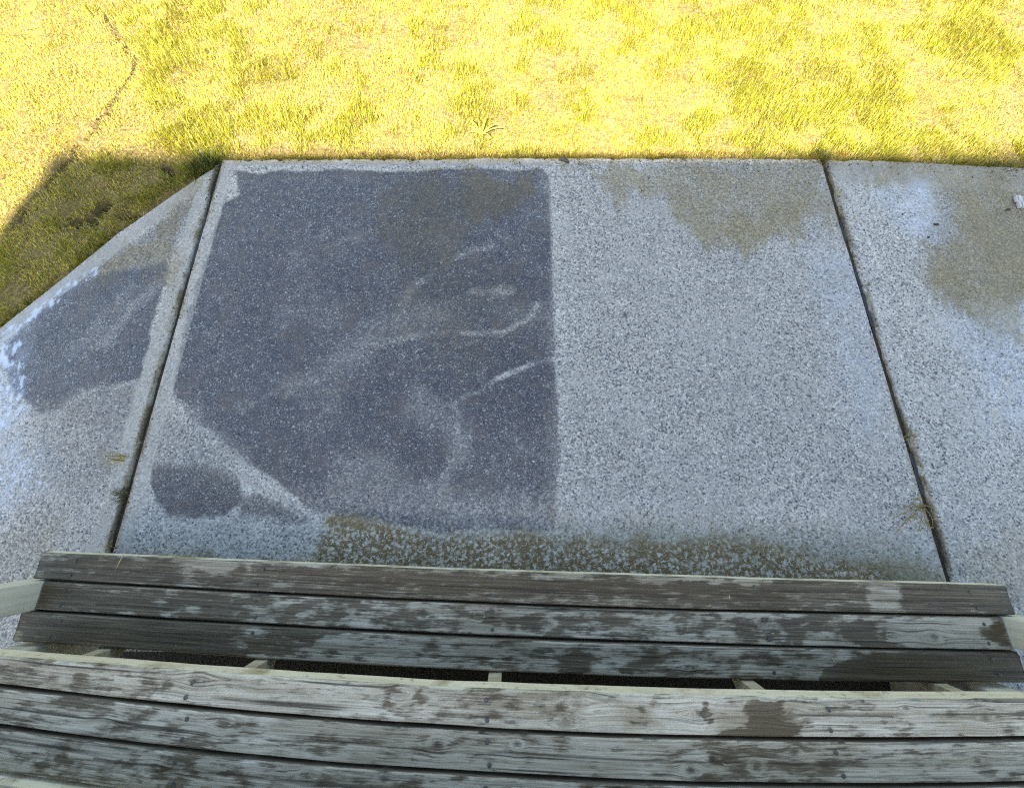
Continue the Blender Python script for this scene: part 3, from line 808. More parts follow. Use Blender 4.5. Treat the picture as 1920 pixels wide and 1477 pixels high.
    wetf = wetf + (nz - 0.5) * 2.2 * blo + (nz2 - 0.5) * 1.1 * blo
    wetf = np.clip(wetf - pale, 0, 1)
    br = paint(np.zeros_like(x), wx, wy, list(brown_ops))
    ci = np.tile(np.arange(nc), n)
    inner = ((ci < 2) & (not bare[0])) | ((ci >= nc - 2) & (not bare[1]))
    wetf = np.where(inner, 1.6, wetf); kn = np.where(inner, 0.75, kn)
    frac = np.clip((np.repeat(yf, nc) - y) / np.repeat(yf - yb, nc), 0, 1)
    for (cx0, cx1, f0, f1_) in cracks:
        fc = f0 + (f1_ - f0) * (x - cx0) / (cx1 - cx0) + (fbm(x * 6, x * 0 + seed, seed + 33, 3) - 0.5) * 0.06
        lm_ = (1 - sstep(0.012, 0.045, np.abs(frac - fc))) * (x > cx0) * (x < cx1) * sstep(0.25, 0.5, fbm(x * 9, x * 0 + 3, seed + 40, 3))
        kn = np.maximum(kn, lm_ * 0.95)
    fattr(me, 'wet', wetf); fattr(me, 'knot', kn)
    fattr(me, 'tone', tone * (0.9 + 0.22 * fbm(x * 2.2, y * 3 + seed, seed + 20)) * (1 + 0.28 * pale))
    fattr(me, 'brown', np.clip(br, 0, 1))
    vattr(me, 'grain', np.stack([gx + seed * 3.7, gy, np.full_like(gx, seed * 1.3)], -1))
    return link(name, me, None, parent)

def screws(parent, pts, z, off=OFF, r=0.0055):
    bm = bmesh.new()
    for (x, y) in pts:
        c = [bm.verts.new((x + r * math.cos(a), y + off.y + r * math.sin(a), z)) for a in np.linspace(0, 2 * math.pi, 9)[:-1]]
        d = [bm.verts.new((x + 0.55 * r * math.cos(a), y + off.y + 0.55 * r * math.sin(a), z + 0.0007)) for a in np.linspace(0, 2 * math.pi, 9)[:-1]]
        for i in range(8):
            bm.faces.new((c[i], c[(i + 1) % 8], d[(i + 1) % 8], d[i]))
        bm.faces.new(d)
    o = bm_obj('screws', bm, M_SCREW, parent)
    o['kind'] = 'stuff'

SX = [-1.40, -0.80, -0.055, 0.775, 1.45]      # stringer positions

# --- lower tread
def P(*a): return list(a)
T1_WET = [
 [('poly', 0.84, 0.10, [(-1.555, -0.139), (1.726, -0.212), (1.669, -0.351), (-1.51, -0.263)]), ('poly', 0.9, 0.04, [(1.229, -0.263), (1.572, -0.263), (1.548, -0.328), (1.231, -0.328)]), ('poly', 0.1, 0.03, [(1.122, -0.249), (1.222, -0.249), (1.219, -0.332), (1.11, -0.332)]),
  ('poly', 0.15, 0.03, [(-1.076, -0.181), (-0.838, -0.187), (-0.832, -0.216), (-1.035, -0.212)]), ('poly', 0.75, 0.06, [(-0.837, -0.192), (-0.385, -0.202), (-0.377, -0.293), (-0.821, -0.273)]), ('line', 0.1, 0.012, [(-1.545, -0.167), (-0.974, -0.183), (-0.384, -0.206), (0.378, -0.233), (0.822, -0.243)], 0.9), ('poly', 0.80, 0.05, [(-1.498, -0.16), (-1.113, -0.171), (-1.07, -0.249), (-1.495, -0.233)])],
 [('poly', 1.0, 0.05, [(-1.507, -0.243), (-1.133, -0.263), (-1.09, -0.343), (-1.49, -0.32)]), ('poly', 0.80, 0.10, [(-1.133, -0.263), (-0.598, -0.283), (-0.156, -0.303), (-0.196, -0.389), (-1.09, -0.341)]), ('poly', 0.55, 0.06, [(-0.156, -0.299), (1.001, -0.332), (0.978, -0.426), (-0.174, -0.389)]),
  ('poly', 0.95, 0.012, [(1.009, -0.351), (1.073, -0.347), (1.122, -0.366), (1.115, -0.393), (1.151, -0.417), (1.053, -0.423), (1.006, -0.398)]), ('poly', 0.9, 0.012, [(0.842, -0.361), (0.899, -0.351), (0.893, -0.423), (0.841, -0.417)], 0.8), ('poly', 0.05, 0.05, [(1.171, -0.347), (1.454, -0.347), (1.431, -0.411), (1.172, -0.417)]), ('poly', 0.9, 0.03, [(1.477, -0.341), (1.543, -0.341), (1.511, -0.426), (1.459, -0.423)])],
 [('poly', 1.15, 0.05, [(-1.509, -0.326), (-1.001, -0.351), (-0.844, -0.374), (-0.85, -0.445), (-1.478, -0.411)]), ('poly', 0.80, 0.06, [(-0.868, -0.361), (-0.607, -0.374), (-0.595, -0.454), (-0.85, -0.445)]), ('poly', 0.30, 0.05, [(-0.541, -0.381), (-0.303, -0.389), (-0.297, -0.472), (-0.572, -0.463)]), ('poly', 0.58, 0.05, [(-0.282, -0.389), (-0.152, -0.398), (-0.107, -0.472), (-0.276, -0.472)]),
  ('poly', 0.54, 0.05, [(-0.067, -0.398), (0.914, -0.426), (0.852, -0.513), (-0.065, -0.481)]), ('poly', 1.3, 0.02, [(1.082, -0.434), (1.561, -0.434), (1.528, -0.517), (0.915, -0.513), (0.955, -0.477)]), ('line', 0.05, 0.010, [(-0.786, -0.45), (-0.36, -0.47), (0.061, -0.486), (0.769, -0.511)], 0.9)],
]
T1_BR = [
 [('poly', 0.65, 0.10, [(-0.566, -0.192), (0.891, -0.233), (0.869, -0.336), (-0.553, -0.293)])],
 [('poly', 0.4, 0.05, [(-0.178, -0.303), (0.064, -0.308), (0.062, -0.389), (-0.175, -0.38)]), ('poly', 0.7, 0.02, [(1.482, -0.341), (1.543, -0.341), (1.511, -0.426), (1.459, -0.423)]), ('poly', 0.7, 0.02, [(-1.51, -0.233), (-1.464, -0.237), (-1.447, -0.328), (-1.49, -0.32)])],
 [('poly', 0.5, 0.05, [(-0.152, -0.398), (0.062, -0.408), (0.061, -0.445), (-0.151, -0.445)]), ('poly', 0.75, 0.05, [(1.061, -0.434), (1.552, -0.43), (1.518, -0.517), (0.977, -0.513)])],
]
T1_KN = [[(-0.393, -0.237, 0.010, 0.5)], [(-0.277, -0.326, 0.013, 0.6), (-0.104, -0.339, 0.009, 0.4), (0.781, -0.353, 0.015, 0.7), (1.288, -0.395, 0.014, 0.6), (1.163, -0.389, 0.010, 0.2)], [(0.524, -0.472, 0.008, 0.5)]]
T1_X = [(-1.520, 1.562), (-1.482, 1.515), (-1.520, 1.532)]
for k in range(3):
    b = board('plank', T1_X[k][0], T1_X[k][1], T1[k], T1[k + 1], Z1, 0.0018 if k else 0.0, 0.0028 if k < 2 else 0, 11 + k * 7, stairs, T1_WET[k], T1_KN[k], (0.76, 0.90, 0.86)[k], T1_BR[k], 0.4, (0.40, 0.75, 0.75)[k], bare=(k == 0, k == 2), cracks=([(-1.5, 0.2, 0.50, 0.55), (0.0, 1.25, 0.55, 0.60)], [(-1.3, -0.9, 0.7, 0.72)], [])[k])
    b['label'] = ('brown damp front plank of the lower tread', 'middle plank of the lower tread with round knots', 'rear plank of the lower tread, soaked dark at both ends')[k]
    pts = []
    for sx in SX:
        ya = ev(T1[k], sx); yb = ev(T1[k + 1], sx)
        pts += [(sx + random.uniform(-.01, .01), ya - 0.022), (sx + random.uniform(-.01, .01), yb + 0.02)]
    screws(b, pts, Z1 + 0.0005)

# --- upper tread
T2_WET = [
 [('poly', 0.52, 0.06, [(-1.49, -0.373), (-0.873, -0.403), (-0.818, -0.481), (-1.277, -0.441), (-1.469, -0.422)]), ('poly', 0.16, 0.05, [(-0.818, -0.406), (-0.336, -0.434), (-0.329, -0.509), (-0.8, -0.481)]), ('poly', 0.85, 0.012, [(-0.321, -0.444), (-0.292, -0.436), (-0.283, -0.481), (-0.305, -0.488)], 0.8), ('poly', 0.85, 0.012, [(-0.262, -0.439), (-0.235, -0.442), (-0.236, -0.484), (-0.262, -0.488)], 0.8),
  ('poly', 0.50, 0.04, [(-0.098, -0.454), (0.138, -0.466), (0.136, -0.502), (-0.071, -0.495)]), ('poly', 0.12, 0.04, [(0.173, -0.466), (0.572, -0.473), (0.56, -0.545), (0.169, -0.538)]), ('poly', 0.9, 0.010, [(0.29, -0.484), (0.325, -0.481), (0.34, -0.495), (0.309, -0.504)], 0.8), ('poly', 0.9, 0.010, [(0.282, -0.507), (0.342, -0.509), (0.337, -0.524), (0.29, -0.521)], 0.8), ('poly', 0.9, 0.010, [(0.468, -0.473), (0.5, -0.47), (0.498, -0.524), (0.474, -0.529)], 0.8),
  ('poly', 1.0, 0.014, [(0.572, -0.495), (0.606, -0.478), (0.651, -0.473), (0.669, -0.495), (0.683, -0.526), (0.687, -0.546), (0.5, -0.546), (0.567, -0.524)]), ('poly', 0.28, 0.06, [(0.721, -0.469), (1.575, -0.451), (1.533, -0.538), (0.703, -0.552)])],
 [('poly', 0.55, 0.06, [(-1.465, -0.429), (-0.641, -0.495), (-0.624, -0.579), (-1.433, -0.502)]), ('poly', 0.32, 0.08, [(-0.64, -0.502), (-0.053, -0.531), (-0.052, -0.613), (-0.624, -0.582)]), ('poly', 0.26, 0.08, [(-0.053, -0.531), (0.44, -0.549), (0.429, -0.633), (-0.052, -0.62)]), ('poly', 0.62, 0.06, [(0.456, -0.554), (0.829, -0.556), (0.775, -0.635), (0.461, -0.635)]), ('poly', 0.35, 0.08, [(0.829, -0.556), (1.533, -0.538), (1.491, -0.626), (0.775, -0.635)])],
 [('poly', 0.55, 0.08, [(-1.433, -0.502), (-0.522, -0.586), (-0.506, -0.685), (-1.393, -0.593)]), ('poly', 0.35, 0.1, [(-0.522, -0.586), (1.438, -0.633), (1.402, -0.71), (-0.506, -0.685)])],
]
T2_BR = [
 [('poly', 0.55, 0.05, [(-0.089, -0.454), (0.173, -0.466), (0.153, -0.509), (-0.071, -0.502)]), ('poly', 0.85, 0.03, [(0.276, -0.481), (0.354, -0.481), (0.349, -0.526), (0.272, -0.524)]), ('poly', 0.85, 0.03, [(0.508, -0.495), (0.701, -0.481), (0.686, -0.552), (0.499, -0.552)])],
 [('poly', 0.35, 0.10, [(-0.501, -0.509), (0.44, -0.549), (0.429, -0.633), (-0.487, -0.595)]), ('poly', 0.75, 0.06, [(0.465, -0.554), (0.829, -0.556), (0.775, -0.635), (0.461, -0.635)]), ('poly', 0.35, 0.08, [(0.829, -0.556), (1.134, -0.556), (1.106, -0.635), (0.775, -0.635)])],
 [('poly', 0.35, 0.10, [(-0.487, -0.599), (0.941, -0.635), (0.914, -0.722), (-0.473, -0.685)])],
]
T2_KN = [
 [(-0.789, -0.428, 0.016, 0.35), (-0.632, -0.432, 0.008, 0.4), (-0.278, -0.46, 0.013, 0.15), (0.165, -0.476, 0.016, 0.3), (0.132, -0.518, 0.015, 0.35), (0.459, -0.498, 0.014, 0.75), (0.686, -0.502, 0.013, 0.5), (1.161, -0.505, 0.010, 0.5), (0.972, -0.486, 0.006, 0.8)],
 [(-0.181, -0.561, 0.012, 0.8), (0.478, -0.587, 0.012, 1.0), (0.427, -0.61, 0.012, 0.8), (0.58, -0.603, 0.010, 0.8), (0.678, -0.575, 0.009, 0.6), (0.012, -0.561, 0.008, 0.7), (-0.995, -0.524, 0.012, 0.3), (-0.705, -0.518, 0.013, 0.5), (1.109, -0.59, 0.008, 0.5)],
 [(-0.483, -0.622, 0.012, 0.5), (-0.853, -0.606, 0.010, 0.4)],
]
T2_X = [(-1.56, 1.575), (-1.558, 1.573), (-1.562, 1.575)]
for k in range(3):
    b = board('plank', T2_X[k][0], T2_X[k][1], T2[k], T2[k + 1], Z2, 0.0018 if k else 0.0, 0.0032 if k < 2 else 0, 41 + k * 5, stairs, T2_WET[k], T2_KN[k], (1.08, 1.02, 1.02)[k], T2_BR[k], 0.3, (0.62, 0.62, 0.65)[k], bare=(k == 0, k == 2), cracks=([(-0.75, -0.1, 0.72, 0.80), (0.65, 1.3, 0.45, 0.40)], [(-0.2, 0.9, 0.5, 0.56), (-1.2, -0.5, 0.5, 0.6)], [(-1.0, 0.0, 0.4, 0.45)])[k])
    b['label'] = ('pale front plank of the upper tread with cream edge and knots', 'middle plank of the upper tread, brown stain at right', 'rear plank of the upper tread against the deck ledger')[k]
    pts = []
    for sx in SX:
        ya = ev(T2[k], sx); yb = ev(T2[k + 1], sx)
        pts += [(sx + random.uniform(-.01, .01), ya - 0.024), (sx + random.uniform(-.01, .01), yb + 0.02)]
    screws(b, pts, Z2 + 0.0005)

# --- stringers: cut boards standing on the patio
def stringer(x):
    y1f = ev(T1[0], x) - 0.03; y1b = ev(T1[3], x) - 0.004; y2b = ev(T2[3], x) - 0.005
    pr = [(y1f, 0.002), (y1f, Z1 - TH - 0.002), (y1b, Z1 - TH - 0.002), (y1b, Z2 - TH - 0.002), (y2b, Z2 - TH - 0.002), (y2b, 0.29), (y1b - 0.02, 0.15), (y1f - 0.10, 0.002)]
    bm = bmesh.new()
    L = [bm.verts.new((x - 0.019, p[0] + OFF.y, p[1])) for p in pr]
    Rr = [bm.verts.new((x + 0.019, p[0] + OFF.y, p[1])) for p in pr]
    n = len(pr)
    bm.faces.new(L); bm.faces.new(Rr[::-1])
    for i in range(n):
        j = (i + 1) % n
        bm.faces.new((L[j], L[i], Rr[i], Rr[j]))
    bmesh.ops.recalc_face_normals(bm, faces=bm.faces)
    bm_obj('stringer', bm, M_STRING, stairs)
for x in (-1.235, -0.755, -0.05, 0.70, 1.27):
    stringer(x)

def post(name, x0, x1, y0, y1, z0, z1, mat, parent, off=OFF):
    bm = bmesh.new()
    box_bm(bm, x0, x1, y0 + off.y, y1 + off.y, z0, z1, 0.005)
    return bm_obj(name, bm, mat, parent)
post('rail_post', -1.575, -1.486, -0.324, -0.240, 0.002, 1.16, M_POST, stairs)
post('rail_post', 1.519, 1.608, -0.424, -0.340, 0.002, 1.16, M_POST, stairs)
post('support_post', -1.53, -1.441, -0.505, -0.420, 0.002, Z2 - TH - 0.002, M_POST, stairs)
post('support_post', 1.395, 1.484, -0.615, -0.528, 0.002, Z2 - TH - 0.002, M_POST, stairs)

# round concrete pier under the right end
bm = bmesh.new()
bmesh.ops.create_cone(bm, cap_ends=True, segments=28, radius1=0.085, radius2=0.07, depth=0.16)
bmesh.ops.translate(bm, verts=bm.verts, vec=(1.36, -0.60 + OFF.y, 0.082))
bmesh.ops.bevel(bm, geom=[e for e in bm.edges if abs(e.verts[0].co.z - e.verts[1].co.z) < 1e-5], offset=0.012, segments=2, affect='EDGES')
bm_obj('pier', bm, M_PIER, stairs, True)

# ================================================================ deck behind the steps
deck = empty('wooden_deck', (0, -0.73, 0))
tag(deck, 'grey wooden deck above the steps with pale ledger under its edge', 'deck')
DOFF = Vector((0, 0.73, 0))
def curve_board(name, mat, x0, x1, c, yo, th, z0, z1, parent):
    xs = np.linspace(x0, x1, 60)
    y = ev(c, np.clip(xs, -1.7, 1.7)) + yo + DOFF.y
    V = np.concatenate([np.stack([xs, y + a, 0 * xs + zz], -1) for a, zz in ((0, z0), (0, z1), (-th, z1), (-th, z0))])
    n = len(xs); i = np.arange(n - 1); q = []
    for s in range(4):
        t = (s + 1) % 4
        q.append(np.stack([s * n + i, s * n + i + 1, t * n + i + 1, t * n + i], -1))
    q.append(np.array([[0, n, 2 * n, 3 * n]])); q.append(np.array([[4 * n - 1, 3 * n - 1, 2 * n - 1, n - 1]]))
    me = mesh_from(name, V, np.concatenate(q)); smooth(me, False)
    bm = bmesh.new(); bm.from_mesh(me); bmesh.ops.recalc_face_normals(bm, faces=bm.faces); bm.to_mesh(me); bm.free()
    return link(name, me, mat, parent)
curve_board('ledger', M_BARE, -1.56, 1.57, T2[3], -0.006, 0.03, Z2 - 0.06, Z2 + 0.022, deck)
D0 = (0.016, T2[3][1], T2[3][2] + 0.03)
for k in range(8):
    cf = (D0[0] * (1 - k * .08), D0[1] * (1 - k * .08), D0[2] - 0.093 * k)
    cb = (D0[0] * (1 - (k + 1) * .08), D0[1] * (1 - (k + 1) * .08), D0[2] - 0.093 * (k + 1))
    board('plank', -1.9, 1.9, cf, cb, Z3, 0.003 if k else 0, 0.004, 71 + k * 3, deck, [], [], 0.95, (), 0.34, 0.65, 0.012, 9, DOFF, bare=(k == 0, False))
bmx = bmesh.new(); box_bm(bmx, -1.88, 1.88, -5.97 + 0.73, -1.50 + 0.73, Z3 - TH, Z3)
bm_obj('inner_platform', bmx, M_BARE, deck)
for x in (-1.86, -0.9, 0.05, 0.95, 1.82):
    bmx = bmesh.new(); box_bm(bmx, x - 0.019, x + 0.019, -5.95 + 0.73, -0.86 + 0.73, Z3 - TH - 0.16, Z3 - TH - 0.012)
    bm_obj('joist', bmx, M_STRING, deck)
for x in (-1.80, 0.05, 1.78):
    for y in (-0.98, -3.4, -5.7):
        bmx = bmesh.new(); box_bm(bmx, x - 0.045, x + 0.045, y - 0.045 + 0.73, y + 0.045 + 0.73, 0.002, Z3 - TH - 0.165, 0.004)
        bm_obj('support_post', bmx, M_POST, deck)

# ================================================================ grass
def blades_mesh(name, x, y, z, h, wd, ang, lean, bend, col):
    """one bent tapering blade per entry"""
    n = len(x)
    dx, dy = np.cos(ang), np.sin(ang)
    px, py = -dy, dx
    l1 = h * 0.55; 
    sl, cl = np.sin(lean), np.cos(lean)
    s2, c2 = np.sin(np.minimum(lean + bend, 1.65)), np.cos(np.minimum(lean + bend, 1.65))
    mx = x + dx * l1 * sl; my = y + dy * l1 * sl; mz = z + l1 * cl
    tx = mx + dx * (h - l1) * s2; ty = my + dy * (h - l1) * s2; tz = mz + (h - l1) * c2
    hw = wd / 2
    V = np.empty((n, 5, 3), dtype=np.float32)
    V[:, 0] = np.stack([x - px * hw, y - py * hw, z], -1)
    V[:, 1] = np.stack([x + px * hw, y + py * hw, z], -1)
    V[:, 2] = np.stack([mx + px * hw * .8, my + py * hw * .8, mz], -1)
    V[:, 3] = np.stack([mx - px * hw * .8, my - py * hw * .8, mz], -1)
    V[:, 4] = np.stack([tx, ty, tz], -1)
    b = np.arange(n, dtype=np.int32) * 5
    q = np.stack([b, b + 1, b + 2, b + 3], -1)
    t = np.stack([b + 3, b + 2, b + 4], -1)
    me = mesh_from(name, V.reshape(-1, 3), q, t)
    cattr(me, 'col', np.repeat(col, 5, axis=0))
    return me

GREEN = np.array([0.165, 0.195, 0.010]); GREEN2 = np.array([0.38, 0.36, 0.030])
STRAW = np.array([0.55, 0.47, 0.065]); STRAW2 = np.array([0.70, 0.63, 0.17]); BROWN = np.array([0.30, 0.18, 0.055])

GPATCH = [(-1.931, 2.114, .10, .2), (-1.551, 2.141, .10, .16), (-1.683, 1.886, .16, .18), (-1.357, 2.037, .12, .16), (-1.13, 2.167, .10, .12), (-0.258, 2.21, .15, .22), (-0.195, 2.062, .12, .2), (-0.862, 1.886, .15, .12), (-0.266, 1.911, .15, .14),
          (0.141, 2.679, .14, .2), (0.614, 1.911, .12, .1), (1.047, 2.771, .14, .15), (1.809, 2.275, .16, .12), (2.197, 2.529, .16, .16), (2.468, 1.911, .16, .18), (2.77, 2.648, .20, .18), (1.678, 2.771, .18, .18), (2.094, 1.911, .14, .15), (-0.461, 2.679, .12, .08), (1.248, 2.221, .12, .12),
          (-2.664, 2.33, .35, -.16), (-2.251, 1.911, .22, -.18), (-1.473, 2.33, .15, -.08), (-0.746, 2.618, .2, -.14), (-0.004, 2.062, .10, -.16), (0.977, 2.248, .12, -.15), (2.41, 2.248, .18, -.18), (0.476, 2.386, .2, -.08), (-2.913, 2.679, .3, -.14), (0.256, 1.837, .15, -.1), (0.994, 1.813, .2, -.1)]
def build_grass():
    N = 1700000
    x = rng.uniform(-5.0, 5.0, N); y = rng.uniform(-1.5, 4.6, N)
    dpat = patio_dist(x, y)
    keep = dpat > 0.006
    # thin out with distance from the terrace and away from what can be seen
    vis = (np.abs(x) < 3.5) & (y < 3.3)
    left = (x < -1.5) & (y < 1.7)
    dens = np.where(vis, np.clip(1.4 - 0.2 * y, 0.7, 1.0), 0.05)
    dens = np.where(left, np.where((x > -3.0) & (y > -0.2), 1.0, 0.06), dens)
    keep &= rng.uniform(0, 1, N) < dens
    b = bare_mask(x, y)
    keep &= rng.uniform(0, 1, N) > b * 1.2
    keep &= ~(left & (y > -0.8) & (dpat < 0.02 + 0.06 * vnoise(x * 9, y * 9, 44)) & (rng.uniform(0, 1, N) > 0.12))
    x, y, dpat = x[keep], y[keep], dpat[keep]
    n = len(x)
    patch = fbm(x * 1.6, y * 1.9, 90, 4, 0.6)
    clump = fbm(x * 7, y * 7, 95, 3, 0.6)
    dryside = sstep(-1.9, -2.6, x + 0.25 * (y - 2.0)) * 0.16
    clump2 = fbm(x * 13, y * 13, 96, 3, 0.6)
    g = patch * 0.34 + clump * 0.38 + clump2 * 0.28 - dryside - 0.01
    g = 0.5 + (g - 0.5) * 1.1 - 0.015
    for (gx_, gy_, gr, ga) in GPATCH:
        g = g + 0.6 * ga * np.exp(-((x - gx_) ** 2 + ((y - gy_) / 1.15) ** 2) / gr ** 2)
    shade_band = (left[keep] & (y > -1)) * (0.16 * sstep(1.45, 0.95, y) - 0.01)
    g = g + shade_band
    g = g - 0.10 * (1 - sstep(0.0, 0.10, dpat)) * (x > -1.5)
    pg = sstep(0.42, 0.57, g)                       # chance of a green blade
    u = rng.uniform(0, 1, n)
    isg = u < (0.12 + 0.62 * pg)
    mixv = rng.uniform(0, 1, (n, 1))
    colg = GREEN * (1 - mixv) + GREEN2 * mixv
    cold = STRAW * (1 - mixv) + STRAW2 * mixv
    edge = (dpat < 0.07) & (x > -1.5)
    br = rng.uniform(0, 1, n) < np.where(edge, 0.5, 0.18)
    cold = np.where(br[:, None], BROWN * (0.7 + 0.6 * mixv), cold)
    col = np.where(isg[:, None], colg, cold) * rng.uniform(0.75, 1.2, (n, 1))
    h = rng.uniform(0.011, 0.029, n) * (0.6 + 0.9 * clump) * np.where(isg, 1.15, 0.85)
    h *= np.where((dpat < 0.03) & (x > -1.5), 0.8, 1.0) * (1 + 0.5 * pg)
    wd = rng.uniform(0.0014, 0.0030, n)
    flow = (fbm(x * 3, y * 3, 99, 3) - 0.5) * 9 + 1.2
    ang = flow + rng.normal(0, 1.5, n)
    ang = np.where((dpat < 0.03) & (x > -1.5) & (rng.uniform(0, 1, n) < 0.5), -1.57 + rng.normal(0, 0.8, n), ang)
    lean = np.abs(rng.normal(0.45, 0.35, n)) + np.where(isg, 0, 0.35)
    bend = np.abs(rng.normal(0.4, 0.3, n))
    z = -0.032 + (fbm(x * 2.2, y * 2.2, 4) - 0.5) * 0.035
    # ragged fringe hanging over the concrete edge
    k = 9000
    ex = rng.uniform(-1.49, 3.4, k); tt = fbm(ex * 5, ex * 0 + 1.7, 301, 4, 0.65)
    kp = rng.uniform(0, 1, k) < sstep(0.36, 0.66, tt); ex = ex[kp]; k1 = len(ex)
    ey = lawn_edge_y(ex) + rng.uniform(0.002, 0.03, k1)
    fx_ = np.full(0, 0.0)
    k2 = 2600
    ty_ = rng.uniform(0.3, 1.66, k2); dx_ = diag_x(ty_); tt2 = fbm(ty_ * 6, ty_ * 0 + 4.1, 305, 4, 0.65)
    kp2 = rng.uniform(0, 1, k2) < sstep(0.40, 0.62, tt2); ty_ = ty_[kp2]; dx_ = dx_[kp2] - rng.uniform(0.01, 0.06, len(ty_)); k2 = len(ty_)
    nx_ = np.concatenate([ex, dx_]); ny_ = np.concatenate([ey, ty_]); nk = k1 + k2
    ga_ = np.concatenate([-1.57 + rng.normal(0, 0.75, k1), -0.7 + rng.normal(0, 0.8, k2)])
    mv_ = rng.uniform(0, 1, (nk, 1)); dry_ = rng.uniform(0, 1, nk) < np.concatenate([np.full(k1, 0.7), np.full(k2, 0.35)])
    nc_ = np.where(dry_[:, None], BROWN * (1 - mv_) + STRAW * mv_, GREEN * (0.5 + 0.5 * mv_))
    x = np.concatenate([x, nx_]); y = np.concatenate([y, ny_]); z = np.concatenate([z, np.full(nk, -0.022)])
    h = np.concatenate([h, rng.uniform(0.02, 0.055, nk)]); wd = np.concatenate([wd, rng.uniform(0.0014, 0.0028, nk)])
    ang = np.concatenate([ang, ga_]); lean = np.concatenate([lean, np.abs(rng.normal(0.5, 0.3, nk))]); bend = np.concatenate([bend, np.abs(rng.normal(0.7, 0.3, nk))])
    col = np.concatenate([col, nc_]); n = len(x)
    me = blades_mesh('grass', x, y, z, h, wd, ang, lean, bend, col)
    o = link('grass', me, M_GRASS)
    tag(o, 'half dry yellow green lawn grass beyond the patio edge', 'grass', kind='stuff')
    print('blades', n)
build_grass()

def tuft(name, x, y, z, n, spread, h, label, cat, pal, lean=0.6, dirang=None, dspread=3.14, wd=0.003, group=None, bend=0.5):
    u = rng.uniform(0, 1, n)
    r = spread * np.sqrt(u); a = rng.uniform(0, 6.283, n)
    bx = r * np.cos(a); by = r * np.sin(a)
    ang = (a + rng.normal(0, 0.7, n)) if dirang is None else dirang + rng.normal(0, dspread, n)
    hh = h * rng.uniform(0.45, 1.1, n)
    mv = rng.uniform(0, 1, (n, 1)); pk = rng.integers(0, len(pal), n)
    P_ = np.array(pal)
    col = P_[pk] * (0.7 + 0.6 * mv)
    me = blades_mesh(name, bx, by, np.zeros(n), hh, rng.uniform(0.6, 1.3, n) * wd, ang, np.abs(rng.normal(lean, 0.3, n)), np.abs(rng.normal(bend, 0.3, n)), col)
    o = link(name, me, M_GRASS)
    o.location = (x, y, z)
    tag(o, label, cat, group)
    return o
DG = (0.05, 0.075, 0.014); OL = (0.11, 0.105, 0.03); YG = (0.20, 0.20, 0.04); ST = (0.48, 0.38, 0.17)
tuft('grass_tuft', 1.600, 1.700, -0.012, 90, 0.028, 0.075, 'green grass tuft growing at the lawn end of the weedy joint', 'grass tuft', [YG, OL, DG], 0.5)
tuft('grass_tuft', 1.619, 0.951, -0.012, 26, 0.010, 0.04, 'tiny yellow green sprig halfway along the weedy joint', 'weed', [YG, OL], 0.7, 0.2, 1.0, 0.002)
tuft('grass_tuft', 1.612, 0.252, -0.012, 40, 0.014, 0.055, 'small yellowish weed in the joint above the dry sprawling one', 'weed', [YG, OL, ST], 0.9, 0.6, 1.1, 0.002)
tuft('grass_tuft', -1.545, 0.166, 0.001, 26, 0.014, 0.10, 'wispy dry grass lying left of the narrow joint', 'grass tuft', [OL, ST, ST], 1.25, 3.2, 0.35, 0.002, bend=0.2)
tuft('grass_tuft', -1.512, 0.030, -0.010, 46, 0.022, 0.06, 'dark mossy grass tuft in the narrow joint near the steps', 'grass tuft', [OL, (0.10, 0.075, 0.03), DG], 0.9, 3.3, 0.9, 0.0024)
tuft('grass_tuft', -1.507, -0.165, -0.008, 18, 0.012, 0.07, 'thin straw blades where the narrow joint meets the steps', 'grass tuft', [ST, OL], 0.9, 1.3, 0.5, 0.002)
tuft('grass_tuft', 2.49, 1.612, -0.03, 260, 0.055, 0.07, 'dark shaded weed clump overhanging the concrete corner near the white clip', 'weed', [DG, (0.035, 0.03, 0.015), OL], 0.8)
tuft('grass_tuft', 0.022, 1.700, -0.008, 16, 0.02, 0.055, 'little dark green sprig on the lawn edge above the grimy slab', 'weed', [DG, (0.03, 0.06, 0.015)], 1.1, wd=0.005)
tuft('grass_tuft', -1.60, 1.668, -0.03, 420, 0.075, 0.085, 'dense green grass clump at the corner where joint meets lawn', 'grass tuft', [DG, OL, (0.085, 0.11, 0.02)], 0.7, -0.2, 1.2)

def leafy(name, x, y, z, leaves, label, cat, mat, parent_label=None):
    """rosette of broad pointed leaves: (angle, length, width, rise)"""
    root = empty(name, (x, y, z))
    tag(root, label, cat)
    for (a, L, W, rise) in leaves:
        V = []; n = 7
        for i in range(n):
            t = i / (n - 1)
            wv = W * math.sin(math.pi * min(1, t * 0.86 + 0.10)) ** 0.8 * (1 + 0.25 * math.sin(t * 19 + a * 5))
            r = L * t; zz = rise * math.sin(t * 2.2) + 0.004
            for s, dz in ((-1, 0.004), (0, -0.001), (1, 0.004)):
                V.append((r * math.cos(a) - s * wv / 2 * math.sin(a), r * math.sin(a) + s * wv / 2 * math.cos(a), zz + dz))
        q = [(i * 3 + k, i * 3 + k + 1, i * 3 + k + 4, i * 3 + k + 3) for i in range(n - 1) for k in (0, 1)]
        me = mesh_from('leaf', V, q)
        cc = np.array(mat) * random.uniform(0.85, 1.15)
        cattr(me, 'col', np.repeat(cc[None, :], len(V), 0)); smooth(me)
        link('leaf', me, M_GRASS, root)
    return root
